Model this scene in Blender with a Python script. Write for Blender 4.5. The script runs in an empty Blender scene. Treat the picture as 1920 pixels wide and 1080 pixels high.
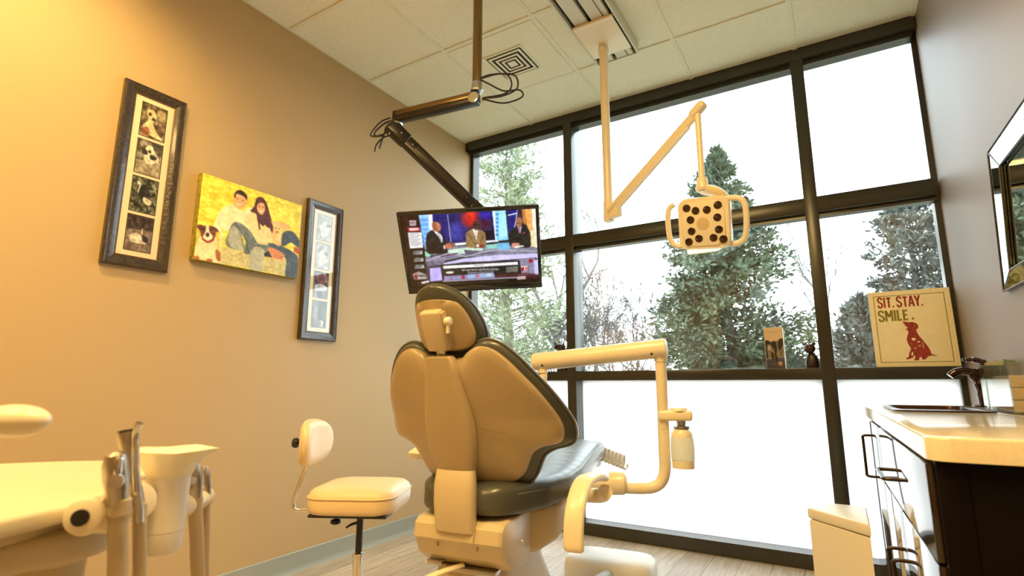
import bpy, bmesh, math, random
import numpy as np
from mathutils import Vector, Matrix

random.seed(7)
rng = np.random.default_rng(7)
S = bpy.context.scene
COL = S.collection
PI = math.pi
V = Vector

# ------------------------------------------------------------------ materials
def lin(c):
    return tuple((x / 12.92 if x <= 0.04045 else ((x + 0.055) / 1.055) ** 2.4) for x in c)

def mat(name, col, rough=0.5, metal=0.0, coat=0.0, var=0.0, vscale=8.0, bump=0.0, bscale=60.0, spec=0.5,
        trans=0.0, emit=None, estr=0.0, col2=None, sheen=0.0, ior=1.5):
    m = bpy.data.materials.new(name); m.use_nodes = True
    nt = m.node_tree; b = nt.nodes['Principled BSDF']
    b.inputs['Base Color'].default_value = (*col, 1)
    b.inputs['Roughness'].default_value = rough
    b.inputs['Metallic'].default_value = metal
    b.inputs['Coat Weight'].default_value = coat
    b.inputs['Coat Roughness'].default_value = 0.08
    b.inputs['Specular IOR Level'].default_value = spec
    b.inputs['Transmission Weight'].default_value = trans
    b.inputs['IOR'].default_value = ior
    b.inputs['Sheen Weight'].default_value = sheen
    if emit:
        b.inputs['Emission Color'].default_value = (*emit, 1); b.inputs['Emission Strength'].default_value = estr
    tc = nt.nodes.new('ShaderNodeTexCoord')
    if var > 0 or col2:
        n = nt.nodes.new('ShaderNodeTexNoise'); n.inputs['Scale'].default_value = vscale; n.inputs['Detail'].default_value = 5
        nt.links.new(tc.outputs['Object'], n.inputs['Vector'])
        r = nt.nodes.new('ShaderNodeValToRGB'); r.color_ramp.elements[0].position = 0.3; r.color_ramp.elements[1].position = 0.7
        c2 = col2 or col
        r.color_ramp.elements[0].color = (*[max(0, x * (1 - var)) for x in col], 1)
        r.color_ramp.elements[1].color = (*[min(1, x * (1 + var)) for x in c2], 1)
        nt.links.new(n.outputs['Fac'], r.inputs['Fac']); nt.links.new(r.outputs['Color'], b.inputs['Base Color'])
    if bump > 0:
        n2 = nt.nodes.new('ShaderNodeTexNoise'); n2.inputs['Scale'].default_value = bscale; n2.inputs['Detail'].default_value = 4
        nt.links.new(tc.outputs['Object'], n2.inputs['Vector'])
        bp = nt.nodes.new('ShaderNodeBump'); bp.inputs['Strength'].default_value = bump; bp.inputs['Distance'].default_value = 0.01
        nt.links.new(n2.outputs['Fac'], bp.inputs['Height']); nt.links.new(bp.outputs['Normal'], b.inputs['Normal'])
    return m

def glass_mat(name, tint=(1, 1, 1), refl=0.10):
    m = bpy.data.materials.new(name); m.use_nodes = True; nt = m.node_tree; nt.nodes.clear()
    o = nt.nodes.new('ShaderNodeOutputMaterial'); mx = nt.nodes.new('ShaderNodeMixShader')
    t = nt.nodes.new('ShaderNodeBsdfTransparent'); g = nt.nodes.new('ShaderNodeBsdfGlossy')
    t.inputs['Color'].default_value = (*tint, 1); g.inputs['Roughness'].default_value = 0.0
    ge = nt.nodes.new('ShaderNodeNewGeometry'); dp = nt.nodes.new('ShaderNodeVectorMath'); dp.operation = 'DOT_PRODUCT'
    nt.links.new(ge.outputs['Normal'], dp.inputs[0]); nt.links.new(ge.outputs['Incoming'], dp.inputs[1])
    def mth(op, a, b_=None):
        n = nt.nodes.new('ShaderNodeMath'); n.operation = op
        for i, x in enumerate((a, b_)):
            if x is None: continue
            if isinstance(x, (int, float)): n.inputs[i].default_value = x
            else: nt.links.new(x, n.inputs[i])
        return n.outputs[0]
    c = mth('ABSOLUTE', dp.outputs['Value']); k = mth('POWER', mth('SUBTRACT', 1.0, c), 5.0)
    nt.links.new(mth('ADD', mth('MULTIPLY', k, 1.0 - refl), refl), mx.inputs[0])
    nt.links.new(t.outputs[0], mx.inputs[1]); nt.links.new(g.outputs[0], mx.inputs[2]); nt.links.new(mx.outputs[0], o.inputs[0])
    return m

def milky_mat(name, col, k=0.6):
    m = bpy.data.materials.new(name); m.use_nodes = True; nt = m.node_tree; b = nt.nodes['Principled BSDF']; o = nt.nodes['Material Output']
    b.inputs['Base Color'].default_value = (*col, 1); b.inputs['Roughness'].default_value = 0.3
    mx = nt.nodes.new('ShaderNodeMixShader'); mx.inputs[0].default_value = k; t = nt.nodes.new('ShaderNodeBsdfTranslucent'); t.inputs['Color'].default_value = (*col, 1)
    nt.links.new(b.outputs[0], mx.inputs[1]); nt.links.new(t.outputs[0], mx.inputs[2]); nt.links.new(mx.outputs[0], o.inputs[0])
    return m

def frosted_mat(name, col):
    m = bpy.data.materials.new(name); m.use_nodes = True; nt = m.node_tree; nt.nodes.clear()
    o = nt.nodes.new('ShaderNodeOutputMaterial'); mx = nt.nodes.new('ShaderNodeMixShader'); mx.inputs[0].default_value = 0.2
    t = nt.nodes.new('ShaderNodeBsdfTranslucent'); t.inputs['Color'].default_value = (*col, 1)
    g = nt.nodes.new('ShaderNodeBsdfDiffuse'); g.inputs['Color'].default_value = (0.9, 0.9, 0.9, 1)
    nt.links.new(t.outputs[0], mx.inputs[1]); nt.links.new(g.outputs[0], mx.inputs[2]); nt.links.new(mx.outputs[0], o.inputs[0])
    return m

def pic_mat(name, rough=0.4, emit=0.0):
    m = bpy.data.materials.new(name); m.use_nodes = True; nt = m.node_tree; b = nt.nodes['Principled BSDF']
    a = nt.nodes.new('ShaderNodeAttribute'); a.attribute_name = 'pic'
    b.inputs['Roughness'].default_value = rough
    if emit:
        b.inputs['Base Color'].default_value = (0.01, 0.01, 0.012, 1)
        nt.links.new(a.outputs['Color'], b.inputs['Emission Color']); b.inputs['Emission Strength'].default_value = emit
    else:
        nt.links.new(a.outputs['Color'], b.inputs['Base Color'])
    return m

# ------------------------------------------------------------------ mesh helpers
ROOTM = {}
def inv_of(o):
    while o.parent: o = o.parent
    return ROOTM.get(o.name, Matrix.Identity(4)).inverted()

def cr(pts, n=6, closed=False):
    """Catmull-Rom through points"""
    P = [V(p) for p in pts]; out = []; N = len(P)
    rngk = range(N if closed else N - 1)
    for i in rngk:
        p1, p2 = P[i], P[(i + 1) % N]
        p0 = P[(i - 1) % N] if (closed or i > 0) else p1 + (p1 - p2)
        p3 = P[(i + 2) % N] if (closed or i + 2 < N) else p2 + (p2 - p1)
        for k in range(n):
            t = k / n
            out.append(0.5 * ((2 * p1) + (p2 - p0) * t + (2 * p0 - 5 * p1 + 4 * p2 - p3) * t * t + (3 * p1 - p0 - 3 * p2 + p3) * t ** 3))
    if not closed: out.append(P[-1])
    return out

class MB:
    def __init__(s): s.v = []; s.f = []; s.mi = []; s.cur = 0
    def add(s, verts, faces, M=None):
        b = len(s.v)
        for p in verts:
            p = V(p)
            s.v.append(M @ p if M else p)
        for f in faces: s.f.append([b + i for i in f]); s.mi.append(s.cur)
        return s
    def bm(s, bm, M=None):
        bm.verts.ensure_lookup_table(); bm.verts.index_update()
        s.add([v.co.copy() for v in bm.verts], [[v.index for v in f.verts] for f in bm.faces], M); bm.free(); return s
    def box(s, lo, hi, bev=0.0, M=None, seg=2):
        bm = bmesh.new(); bmesh.ops.create_cube(bm, size=1.0)
        lo = V(lo); hi = V(hi)
        for v in bm.verts: v.co = V([lo[i] + (v.co[i] + 0.5) * (hi[i] - lo[i]) for i in range(3)])
        if bev > 0:
            bmesh.ops.bevel(bm, geom=list(bm.edges), offset=bev, segments=seg, profile=0.5, affect='EDGES')
        return s.bm(bm, M)
    def obox(s, c, size, M3=None, bev=0.0, seg=2):
        """oriented box: centre c, size, 3x3 rotation"""
        M = Matrix.Translation(V(c)) @ (M3.to_4x4() if M3 else Matrix.Identity(4))
        h = V(size) / 2
        return s.box(-h, h, bev, M, seg)
    def tube(s, pts, r, seg=10, cap=True, M=None, flat=None, up=None):
        P = [V(p) for p in pts]; n = len(P)
        R = r if hasattr(r, '__len__') else [r] * n
        if len(R) != n:
            R = [R[0] + (R[-1] - R[0]) * i / (n - 1) for i in range(n)]
        T = []
        for i in range(n):
            a = P[max(i - 1, 0)]; b = P[min(i + 1, n - 1)]
            T.append((b - a).normalized())
        u = V(up) if up else (V((0, 0, 1)) if abs(T[0].z) < 0.9 else V((1, 0, 0)))
        u = (u - T[0] * u.dot(T[0])).normalized()
        vs = []; fs = []
        fx, fy = flat if flat else (1, 1)
        for i in range(n):
            if i > 0:
                u = (u - T[i] * u.dot(T[i]))
                u = u.normalized() if u.length > 1e-6 else V((1, 0, 0))
            w = T[i].cross(u)
            for k in range(seg):
                a = 2 * PI * k / seg
                vs.append(P[i] + (u * math.cos(a) * fx + w * math.sin(a) * fy) * R[i])
        for i in range(n - 1):
            for k in range(seg):
                k2 = (k + 1) % seg
                fs.append([i * seg + k, i * seg + k2, (i + 1) * seg + k2, (i + 1) * seg + k])
        if cap:
            fs.append([k for k in range(seg)][::-1]); fs.append([(n - 1) * seg + k for k in range(seg)])
        return s.add(vs, fs, M)
    def cyl(s, a, b, r, seg=16, r2=None): return s.tube([a, b], [r, r if r2 is None else r2], seg)
    def rcyl(s, a, b, r, seg=16, e=0.3):
        """cylinder with softened ends"""
        a = V(a); b = V(b); d = (b - a).normalized() * r * e
        return s.tube([a, a + d * 0.3, a + d, b - d, b - d * 0.3, b], [r * (1 - e), r * (1 - e * 0.3), r, r, r * (1 - e * 0.3), r * (1 - e)], seg)
    def lathe(s, prof, seg=24, c=(0, 0, 0), M3=None):
        vs = []; fs = []; n = len(prof)
        for r, z in prof:
            for k in range(seg):
                a = 2 * PI * k / seg
                vs.append((r * math.cos(a), r * math.sin(a), z))
        for i in range(n - 1):
            for k in range(seg):
                k2 = (k + 1) % seg
                fs.append([i * seg + k, i * seg + k2, (i + 1) * seg + k2, (i + 1) * seg + k])
        fs.append([k for k in range(seg)][::-1]); fs.append([(n - 1) * seg + k for k in range(seg)])
        M = Matrix.Translation(V(c)) @ (M3.to_4x4() if M3 else Matrix.Identity(4))
        return s.add(vs, fs, M)
    def loft(s, rings, caps=True, M=None, closed=True):
        n = len(rings[0]); vs = [p for r in rings for p in r]; fs = []
        for i in range(len(rings) - 1):
            for k in range(n if closed else n - 1):
                k2 = (k + 1) % n
                fs.append([i * n + k, i * n + k2, (i + 1) * n + k2, (i + 1) * n + k])
        if caps and closed:
            fs.append(list(range(n))[::-1]); fs.append([(len(rings) - 1) * n + k for k in range(n)])
        return s.add(vs, fs, M)
    def prism(s, poly, z0, z1, bev=0.0, M=None, seg=2):
        bm = bmesh.new()
        vs = [bm.verts.new((p[0], p[1], z0)) for p in poly]
        f = bm.faces.new(vs)
        r = bmesh.ops.extrude_face_region(bm, geom=[f])
        for e in r['geom']:
            if isinstance(e, bmesh.types.BMVert): e.co.z = z1
        bmesh.ops.recalc_face_normals(bm, faces=bm.faces)
        if bev > 0:
            ed = [e for e in bm.edges if abs(e.verts[0].co.z - e.verts[1].co.z) < 1e-6]
            bmesh.ops.bevel(bm, geom=ed, offset=bev, segments=seg, profile=0.5, affect='EDGES')
        return s.bm(bm, M)
    def ell(s, c, r, M3=None, u=20, v=12):
        bm = bmesh.new(); bmesh.ops.create_uvsphere(bm, u_segments=u, v_segments=v, radius=1)
        for q in bm.verts: q.co = V((q.co.x * r[0], q.co.y * r[1], q.co.z * r[2]))
        return s.bm(bm, Matrix.Translation(V(c)) @ (M3.to_4x4() if M3 else Matrix.Identity(4)))
    def build(s, name, m, parent=None, world=False, angle=35, origin=None, fix=True):
        me = bpy.data.meshes.new(name)
        vs = s.v
        if parent is not None and world:
            I = inv_of(parent); vs = [I @ p for p in vs]
        if origin is not None: vs = [p - V(origin) for p in vs]
        me.from_pydata([tuple(p) for p in vs], [], s.f)
        ms = m if isinstance(m, (list, tuple)) else [m]
        for q in ms: me.materials.append(q)
        if len(ms) > 1: me.polygons.foreach_set('material_index', s.mi)
        if fix:
            bm = bmesh.new(); bm.from_mesh(me); bmesh.ops.recalc_face_normals(bm, faces=bm.faces); bm.to_mesh(me); bm.free()
        me.polygons.foreach_set('use_smooth', [True] * len(me.polygons))
        me.set_sharp_from_angle(angle=math.radians(angle))
        o = bpy.data.objects.new(name, me); COL.objects.link(o)
        if parent is not None: o.parent = parent
        if origin is not None: o.location = V(origin)
        return o

def tag(o, label, cat, group=None, kind=None):
    if label: o['label'] = label
    if cat: o['category'] = cat
    if group: o['group'] = group
    if kind: o['kind'] = kind
    return o

def thing(name, label, cat, loc=(0, 0, 0), rotz=0.0, group=None):
    o = bpy.data.objects.new(name, None); COL.objects.link(o); o.empty_display_size = 0.1
    o.location = V(loc); o.rotation_euler = (0, 0, rotz)
    ROOTM[o.name] = Matrix.Translation(V(loc)) @ Matrix.Rotation(rotz, 4, 'Z')
    return tag(o, label, cat, group)

def struct(o): o['kind'] = 'structure'; return o

def axes(z, x=None):
    """3x3 with the given local Z (and a hint for X)"""
    z = V(z).normalized(); x = V(x) if x else (V((1, 0, 0)) if abs(z.x) < 0.9 else V((0, 1, 0)))
    x = (x - z * x.dot(z)).normalized(); y = z.cross(x)
    return Matrix((x, y, z)).transposed()

def superellipse(hw, h0, h1, n=24, e=0.45, ycoord=0.0):
    """ring in xz, width +-hw, z from h0 to h1"""
    out = []
    for k in range(n):
        a = 2 * PI * k / n
        c, d = math.cos(a), math.sin(a)
        out.append((hw * math.copysign(abs(c) ** e, c), ycoord, (h0 + h1) / 2 + (h1 - h0) / 2 * math.copysign(abs(d) ** e, d)))
    return out

def rrect(x0, y0, x1, y1, r, n=5):
    out = []
    for cx, cy, a0 in ((x1 - r, y1 - r, 0), (x0 + r, y1 - r, 90), (x0 + r, y0 + r, 180), (x1 - r, y0 + r, 270)):
        for k in range(n + 1):
            a = math.radians(a0 + 90 * k / n); out.append((cx + r * math.cos(a), cy + r * math.sin(a)))
    return out

# ------------------------------------------------------------------ picture painter (printed / displayed pictures)
def homog(q):
    """3x3 taking quad TL,TR,BR,BL to the unit square"""
    dst = [(0, 0), (1, 0), (1, 1), (0, 1)]; A = []; b = []
    for (x, y), (u, v) in zip(q, dst):
        A.append([x, y, 1, 0, 0, 0, -u * x, -u * y]); b.append(u)
        A.append([0, 0, 0, x, y, 1, -v * x, -v * y]); b.append(v)
    h = np.linalg.solve(np.array(A, float), np.array(b, float))
    return np.append(h, 1).reshape(3, 3)

class Pic:
    def __init__(s, nx, ny, bg, quad=None, win=(0, 0, 1, 1)):
        s.nx, s.ny = nx, ny; s.a = np.ones((ny, nx, 3)) * np.array(bg)
        s.X, s.Y = np.meshgrid(np.arange(nx) + 0.5, np.arange(ny) + 0.5)
        s.H = homog(quad) if quad else None; s.win = win
    def t(s, p):
        if s.H is None: return p[0] * s.nx, p[1] * s.ny
        q = s.H @ np.array([p[0], p[1], 1.0]); u, v = q[0] / q[2], q[1] / q[2]
        w = s.win
        return (u - w[0]) / (w[2] - w[0]) * s.nx, (v - w[1]) / (w[3] - w[1]) * s.ny
    def put(s, m, col, al=1.0):
        m = (m * al)[..., None]; s.a = s.a * (1 - m) + np.array(col) * m; return s
    def poly(s, pts, col, al=1.0, soft=0.7):
        P = [s.t(p) for p in pts]; n = len(P)
        ins = np.zeros(s.X.shape, bool); dist = np.full(s.X.shape, 1e9)
        for i in range(n):
            (x1, y1), (x2, y2) = P[i], P[(i + 1) % n]
            c = (y1 > s.Y) != (y2 > s.Y)
            xi = (x2 - x1) * (s.Y - y1) / ((y2 - y1) if abs(y2 - y1) > 1e-9 else 1e-9) + x1
            ins ^= c & (s.X < xi)
            dx, dy = x2 - x1, y2 - y1; L = dx * dx + dy * dy + 1e-9
            t = np.clip(((s.X - x1) * dx + (s.Y - y1) * dy) / L, 0, 1)
            dist = np.minimum(dist, np.hypot(s.X - x1 - t * dx, s.Y - y1 - t * dy))
        sd = np.where(ins, dist, -dist)
        return s.put(np.clip(sd / (2 * soft) + 0.5, 0, 1), col, al)
    def blob(s, pts, col, al=1.0, soft=0.7):
        P = cr([(p[0], p[1], 0) for p in pts], 4, True); return s.poly([(p.x, p.y) for p in P], col, al, soft)
    def line(s, pts, w, col, al=1.0):
        P = [s.t(p) for p in pts]; dist = np.full(s.X.shape, 1e9)
        for (x1, y1), (x2, y2) in zip(P, P[1:]):
            dx, dy = x2 - x1, y2 - y1; L = dx * dx + dy * dy + 1e-9
            t = np.clip(((s.X - x1) * dx + (s.Y - y1) * dy) / L, 0, 1)
            dist = np.minimum(dist, np.hypot(s.X - x1 - t * dx, s.Y - y1 - t * dy))
        return s.put(np.clip((w / 2 - dist) + 0.5, 0, 1), col, al)
    def ell(s, c, rx, ry, col, rot=0, al=1.0, soft=0.7):
        pts = []
        r = math.radians(rot)
        for k in range(20):
            a = 2 * PI * k / 20; x, y = rx * math.cos(a), ry * math.sin(a)
            pts.append((c[0] + x * math.cos(r) - y * math.sin(r), c[1] + x * math.sin(r) + y * math.cos(r)))
        return s.poly(pts, col, al, soft)
    def noise(s, sc, amp, mask=None, seed=1, stretch=(1, 1)):
        g = np.random.default_rng(seed)
        gy, gx = int(s.ny / sc / stretch[1]) + 3, int(s.nx / sc / stretch[0]) + 3
        N = g.random((gy, gx)) - 0.5
        fx = s.X / sc / stretch[0]; fy = s.Y / sc / stretch[1]
        ix, iy = fx.astype(int), fy.astype(int); tx, ty = fx - ix, fy - iy
        tx = tx * tx * (3 - 2 * tx); ty = ty * ty * (3 - 2 * ty)
        q = (N[iy, ix] * (1 - tx) + N[iy, ix + 1] * tx) * (1 - ty) + (N[iy + 1, ix] * (1 - tx) + N[iy + 1, ix + 1] * tx) * ty
        if mask is not None: q = q * mask
        s.a = s.a + (q * 2 * amp)[..., None]; return s
    def blur(s, k=1):
        for _ in range(k):
            p = np.pad(s.a, ((1, 1), (1, 1), (0, 0)), mode='edge')
            s.a = (p[:-2, 1:-1] + p[2:, 1:-1] + p[1:-1, :-2] + p[1:-1, 2:] + 2 * p[1:-1, 1:-1]) / 6
        return s
    def mesh(s, name, m, parent, P0, ax, ay, world=True):
        """grid: P0 = top-left corner, ax / ay full width / height vectors"""
        P0, ax, ay = np.array(P0, float), np.array(ax, float), np.array(ay, float)
        u = np.linspace(0, 1, s.nx); v = np.linspace(0, 1, s.ny)
        VV = P0 + u[None, :, None] * ax + v[:, None, None] * ay
        VV = VV.reshape(-1, 3)
        if world:
            I = np.array(inv_of(parent)); VV = VV @ I[:3, :3].T + I[:3, 3]
        idx = np.arange(s.nx * s.ny).reshape(s.ny, s.nx)
        F = np.stack([idx[:-1, :-1], idx[1:, :-1], idx[1:, 1:], idx[:-1, 1:]], -1).reshape(-1, 4)
        me = bpy.data.meshes.new(name); me.from_pydata(VV.tolist(), [], F.tolist())
        c = np.clip(s.a, 0, 1); c = np.where(c <= 0.04045, c / 12.92, ((c + 0.055) / 1.055) ** 2.4)
        rgba = np.concatenate([c.reshape(-1, 3), np.ones((s.nx * s.ny, 1))], 1).astype(np.float32)
        at = me.color_attributes.new('pic', 'FLOAT_COLOR', 'POINT'); at.data.foreach_set('color', rgba.ravel())
        me.materials.append(m)
        o = bpy.data.objects.new(name, me); COL.objects.link(o); o.parent = parent
        return o


def strokes(mb, lines, hw, f, z0, z1, M):
    """flat painted strokes: polylines in letter units, mapped by f to the plane"""
    for L in lines:
        P = [V((*f(p), 0)) for p in L]; n = len(P); lo = []; ro = []
        for i in range(n):
            d = (P[min(i + 1, n - 1)] - P[max(i - 1, 0)]).normalized(); nv = V((-d.y, d.x, 0))
            k = hw
            if 0 < i < n - 1:
                d1 = (P[i] - P[i - 1]).normalized(); k = hw / max(0.5, abs(nv.dot(V((-d1.y, d1.x, 0)))))
            lo.append(P[i] + nv * k); ro.append(P[i] - nv * k)
        vs = []
        for z in (z0, z1): vs += [V((p.x, p.y, z)) for p in lo] + [V((p.x, p.y, z)) for p in ro]
        fs = []
        for i in range(n - 1):
            fs += [[i, i + 1, n + i + 1, n + i], [2 * n + i, 3 * n + i, 3 * n + i + 1, 2 * n + i + 1], [i, 2 * n + i, 2 * n + i + 1, i + 1], [n + i, n + i + 1, 3 * n + i + 1, 3 * n + i]]
        fs += [[0, n, 3 * n, 2 * n], [n - 1, 3 * n - 1, 4 * n - 1, 2 * n - 1]]
        mb.add(vs, fs, M)
    return mb
_S = [(p.x, p.y) for p in cr([(.86, .76, 0), (.74, .92, 0), (.48, .97, 0), (.22, .88, 0), (.16, .72, 0), (.28, .58, 0), (.52, .50, 0), (.76, .40, 0), (.85, .26, 0), (.76, .10, 0), (.50, .03, 0), (.24, .09, 0), (.13, .26, 0)], 3)]
GLYPH = {'S': ([_S], 1.0), 'I': ([[(.5, 0), (.5, 1)]], .46), 'T': ([[(.5, 0), (.5, .92)], [(0.06, .90), (.94, .90)]], .95), 'A': ([[(.10, 0), (.46, 1)], [(.90, 0), (.54, 1)], [(.26, .30), (.74, .30)]], 1.0),
         'Y': ([[(.5, 0), (.5, .48)], [(.08, 1), (.5, .44)], [(.92, 1), (.5, .44)]], .95), 'M': ([[(.12, 0), (.12, 1)], [(.88, 0), (.88, 1)], [(.14, .98), (.5, .38)], [(.86, .98), (.5, .38)]], 1.2), 'L': ([[(.2, 1), (.2, 0)], [(.2, .09), (.9, .09)]], .80),
         'E': ([[(.2, 0), (.2, 1)], [(.2, .09), (.9, .09)], [(.2, .52), (.8, .52)], [(.2, .91), (.9, .91)]], .85), '.': ([[(.5, 0), (.5, .15)]], .42), ' ': ([], .30)}
# ------------------------------------------------------------------ palette
M = {}
M['wall'] = mat('wall_paint_tan', (0.48, 0.345, 0.175), 0.55, bump=0.06, bscale=220, spec=0.35)
M['wall_r'] = mat('wall_paint_taupe', (0.285, 0.23, 0.19), 0.5, bump=0.06, bscale=220, spec=0.35)
M['ceil'] = mat('ceiling_tile', (0.84, 0.83, 0.68), 0.9, var=0.05, vscale=90, bump=0.35, bscale=160, spec=0.1)
M['tbar'] = mat('ceiling_grid_paint', (0.78, 0.77, 0.62), 0.6)
M['frame'] = mat('bronze_anodised', (0.046, 0.044, 0.034), 0.27, 0.25)
M['glass'] = glass_mat('window_glass', (0.93, 0.97, 0.97), 0.075)
M['frost'] = frosted_mat('frosted_film', (0.98, 0.98, 0.98))
M['base'] = mat('vinyl_cove_grey', (0.30, 0.33, 0.29), 0.5)
M['door'] = mat('door_wood', (0.16, 0.08, 0.035), 0.4, var=0.25, vscale=6)
M['picglass'] = glass_mat('picture_glass', (1, 1, 1), 0.05)

# ------------------------------------------------------------------ room shell
W, YB, YF, H = 3.03, -2.3, 3.52, 2.94
def wall(name, lo, hi, m):
    return struct(MB().box(lo, hi).build(name, m))
wall('wall_left', (-0.12, YB, 0), (0, YF, H), M['wall'])
wall('wall_right', (W, YB, 0), (W + 0.12, YF, H), M['wall_r'])
wall('wall_back', (-0.12, YB - 0.12, 0), (W + 0.12, YB, H), M['wall'])
wall('ceiling', (-0.12, YB - 0.12, H), (W + 0.12, YF, H + 0.12), M['ceil'])

# plank floor: procedural boards running toward the window
fm = bpy.data.materials.new('vinyl_plank'); fm.use_nodes = True
nt = fm.node_tree; b = nt.nodes['Principled BSDF']; b.inputs['Roughness'].default_value = 0.32
tc = nt.nodes.new('ShaderNodeTexCoord'); mp = nt.nodes.new('ShaderNodeMapping'); mp.inputs['Rotation'].default_value = (0, 0, PI / 2)
br = nt.nodes.new('ShaderNodeTexBrick'); br.offset = 0.37
br.inputs['Scale'].default_value = 1.0; br.inputs['Brick Width'].default_value = 1.2; br.inputs['Row Height'].default_value = 0.15
br.inputs['Mortar Size'].default_value = 0.0015; br.inputs['Mortar'].default_value = (0.10, 0.085, 0.065, 1)
br.inputs['Color1'].default_value = (0.44, 0.38, 0.29, 1); br.inputs['Color2'].default_value = (0.56, 0.50, 0.40, 1)
nz = nt.nodes.new('ShaderNodeTexNoise'); nz.inputs['Scale'].default_value = 9; nz.inputs['Detail'].default_value = 6
mp2 = nt.nodes.new('ShaderNodeMapping'); mp2.inputs['Scale'].default_value = (6, 0.6, 1)
nt.links.new(tc.outputs['Object'], mp.inputs['Vector']); nt.links.new(mp.outputs[0], br.inputs['Vector'])
nt.links.new(tc.outputs['Object'], mp2.inputs['Vector']); nt.links.new(mp2.outputs[0], nz.inputs['Vector'])
mxx = nt.nodes.new('ShaderNodeMix'); mxx.data_type = 'RGBA'; mxx.blend_type = 'MULTIPLY'; mxx.inputs['Factor'].default_value = 0.55
rr = nt.nodes.new('ShaderNodeValToRGB'); rr.color_ramp.elements[0].color = (0.55, 0.52, 0.48, 1); rr.color_ramp.elements[0].position = 0.35
rr.color_ramp.elements[1].color = (1.1, 1.1, 1.1, 1); rr.color_ramp.elements[1].position = 0.62
nt.links.new(nz.outputs['Fac'], rr.inputs['Fac'])
nt.links.new(br.outputs['Color'], mxx.inputs['A']); nt.links.new(rr.outputs['Color'], mxx.inputs['B'])
nt.links.new(mxx.outputs['Result'], b.inputs['Base Color'])
wall('floor', (-0.12, YB - 0.12, -0.1), (W + 0.12, YF, 0), fm)

# ceiling T-bar grid, two-foot module
g = MB()
for k in range(5):
    x = 0.630 + 0.605 * k
    if x < W: g.box((x - 0.012, YB, H - 0.006), (x + 0.012, 3.36, H + 0.01))
for k in range(10):
    y = 2.885 - 0.6096 * k
    if y > YB: g.box((0, y - 0.012, H - 0.0065), (W, y + 0.012, H + 0.01))
g.box((0, YB, H - 0.007), (0.018, 3.36, H + 0.01)); g.box((W - 0.018, YB, H - 0.007), (W, 3.36, H + 0.01))
struct(g.build('trim_1', M['tbar']))

# vinyl cove base along the walls
def cove(name, pts, nrm):
    (xa, ya), (xb, yb) = pts; prof = [(0, 0), (0.016, 0), (0.008, 0.012), (0.005, 0.03), (0.005, 0.096), (0.0, 0.1)]
    r = [[(xa + nrm[0] * d, ya + nrm[1] * d, z) for d, z in prof], [(xb + nrm[0] * d, yb + nrm[1] * d, z) for d, z in prof]]
    struct(MB().loft(r).build(name, M['base']))
cove('baseboard_left', ((0, YB), (0, 3.36)), (1, 0))
cove('baseboard_right', ((W, YB), (W, 1.2)), (-1, 0))
cove('baseboard_back', ((0, YB), (0.85, YB)), (0, 1))

# door in the wall behind the camera
d = struct(MB().box((1.0, YB, 0.0), (1.92, YB + 0.04, 2.08), 0.003).build('door_1', M['door']))
MB().box((0.92, YB, 0), (1.0, YB + 0.06, 2.16)).box((1.92, YB, 0), (2.0, YB + 0.06, 2.16)).box((1.0, YB, 2.08), (1.92, YB + 0.06, 2.16)).build('door_frame', M['door'], d)
hm = mat('steel_satin', (0.55, 0.53, 0.50), 0.3, 1.0)
MB().tube(cr([(1.85, YB + 0.04, 1.0), (1.85, YB + 0.09, 1.0), (1.84, YB + 0.095, 1.0), (1.74, YB + 0.095, 1.0)], 4), 0.009, 10).build('door_handle', hm, d)

# ------------------------------------------------------------------ the curtain-wall window
GY = 3.465
win = struct(MB().box((0, 3.355, 2.868), (W, YF, H)).box((0, 3.355, 0), (W, YF, 0.076)).box((0, 3.43, 0.07), (0.03, YF, 2.9))
             .box((W - 0.026, 3.43, 0.07), (W, YF, 2.9)).build('window_1', M['frame']))
for xa, xb in ((0.898, 0.963), (2.412, 2.480)):
    MB().box((xa, 3.356, 0.07), (xb, 3.51, 2.88), 0.002).build('mullion', M['frame'], win)
for za, zb in ((1.914, 2.004), (0.977, 1.040)):
    MB().box((0.02, 3.357, za), (W - 0.02, 3.509, zb), 0.002).build('transom', M['frame'], win)
MB().box((0.02, 3.388, 2.838), (W - 0.02, 3.45, 2.872)).build('added_stop', M['frame'], win)  # stops added to mask the sky-lit undersides so they read dark
MB().box((0.02, 3.388, 1.893), (W - 0.02, 3.45, 1.918)).build('added_stop', M['frame'], win)
cols = ((0.03, 0.898), (0.963, 2.412), (2.480, W - 0.026)); rows = ((0.076, 0.977), (1.040, 1.914), (2.004, 2.868))
for ri, (za, zb) in enumerate(rows):
    for xa, xb in cols:
        p = MB().box((xa - 0.004, GY, za - 0.004), (xb + 0.004, GY + 0.006, zb + 0.004)).build('frosted_pane' if ri == 0 else 'pane', M['frost'] if ri == 0 else M['glass'], win)
        if ri == 0: p['label'] = 'white frosted lower pane'

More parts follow.
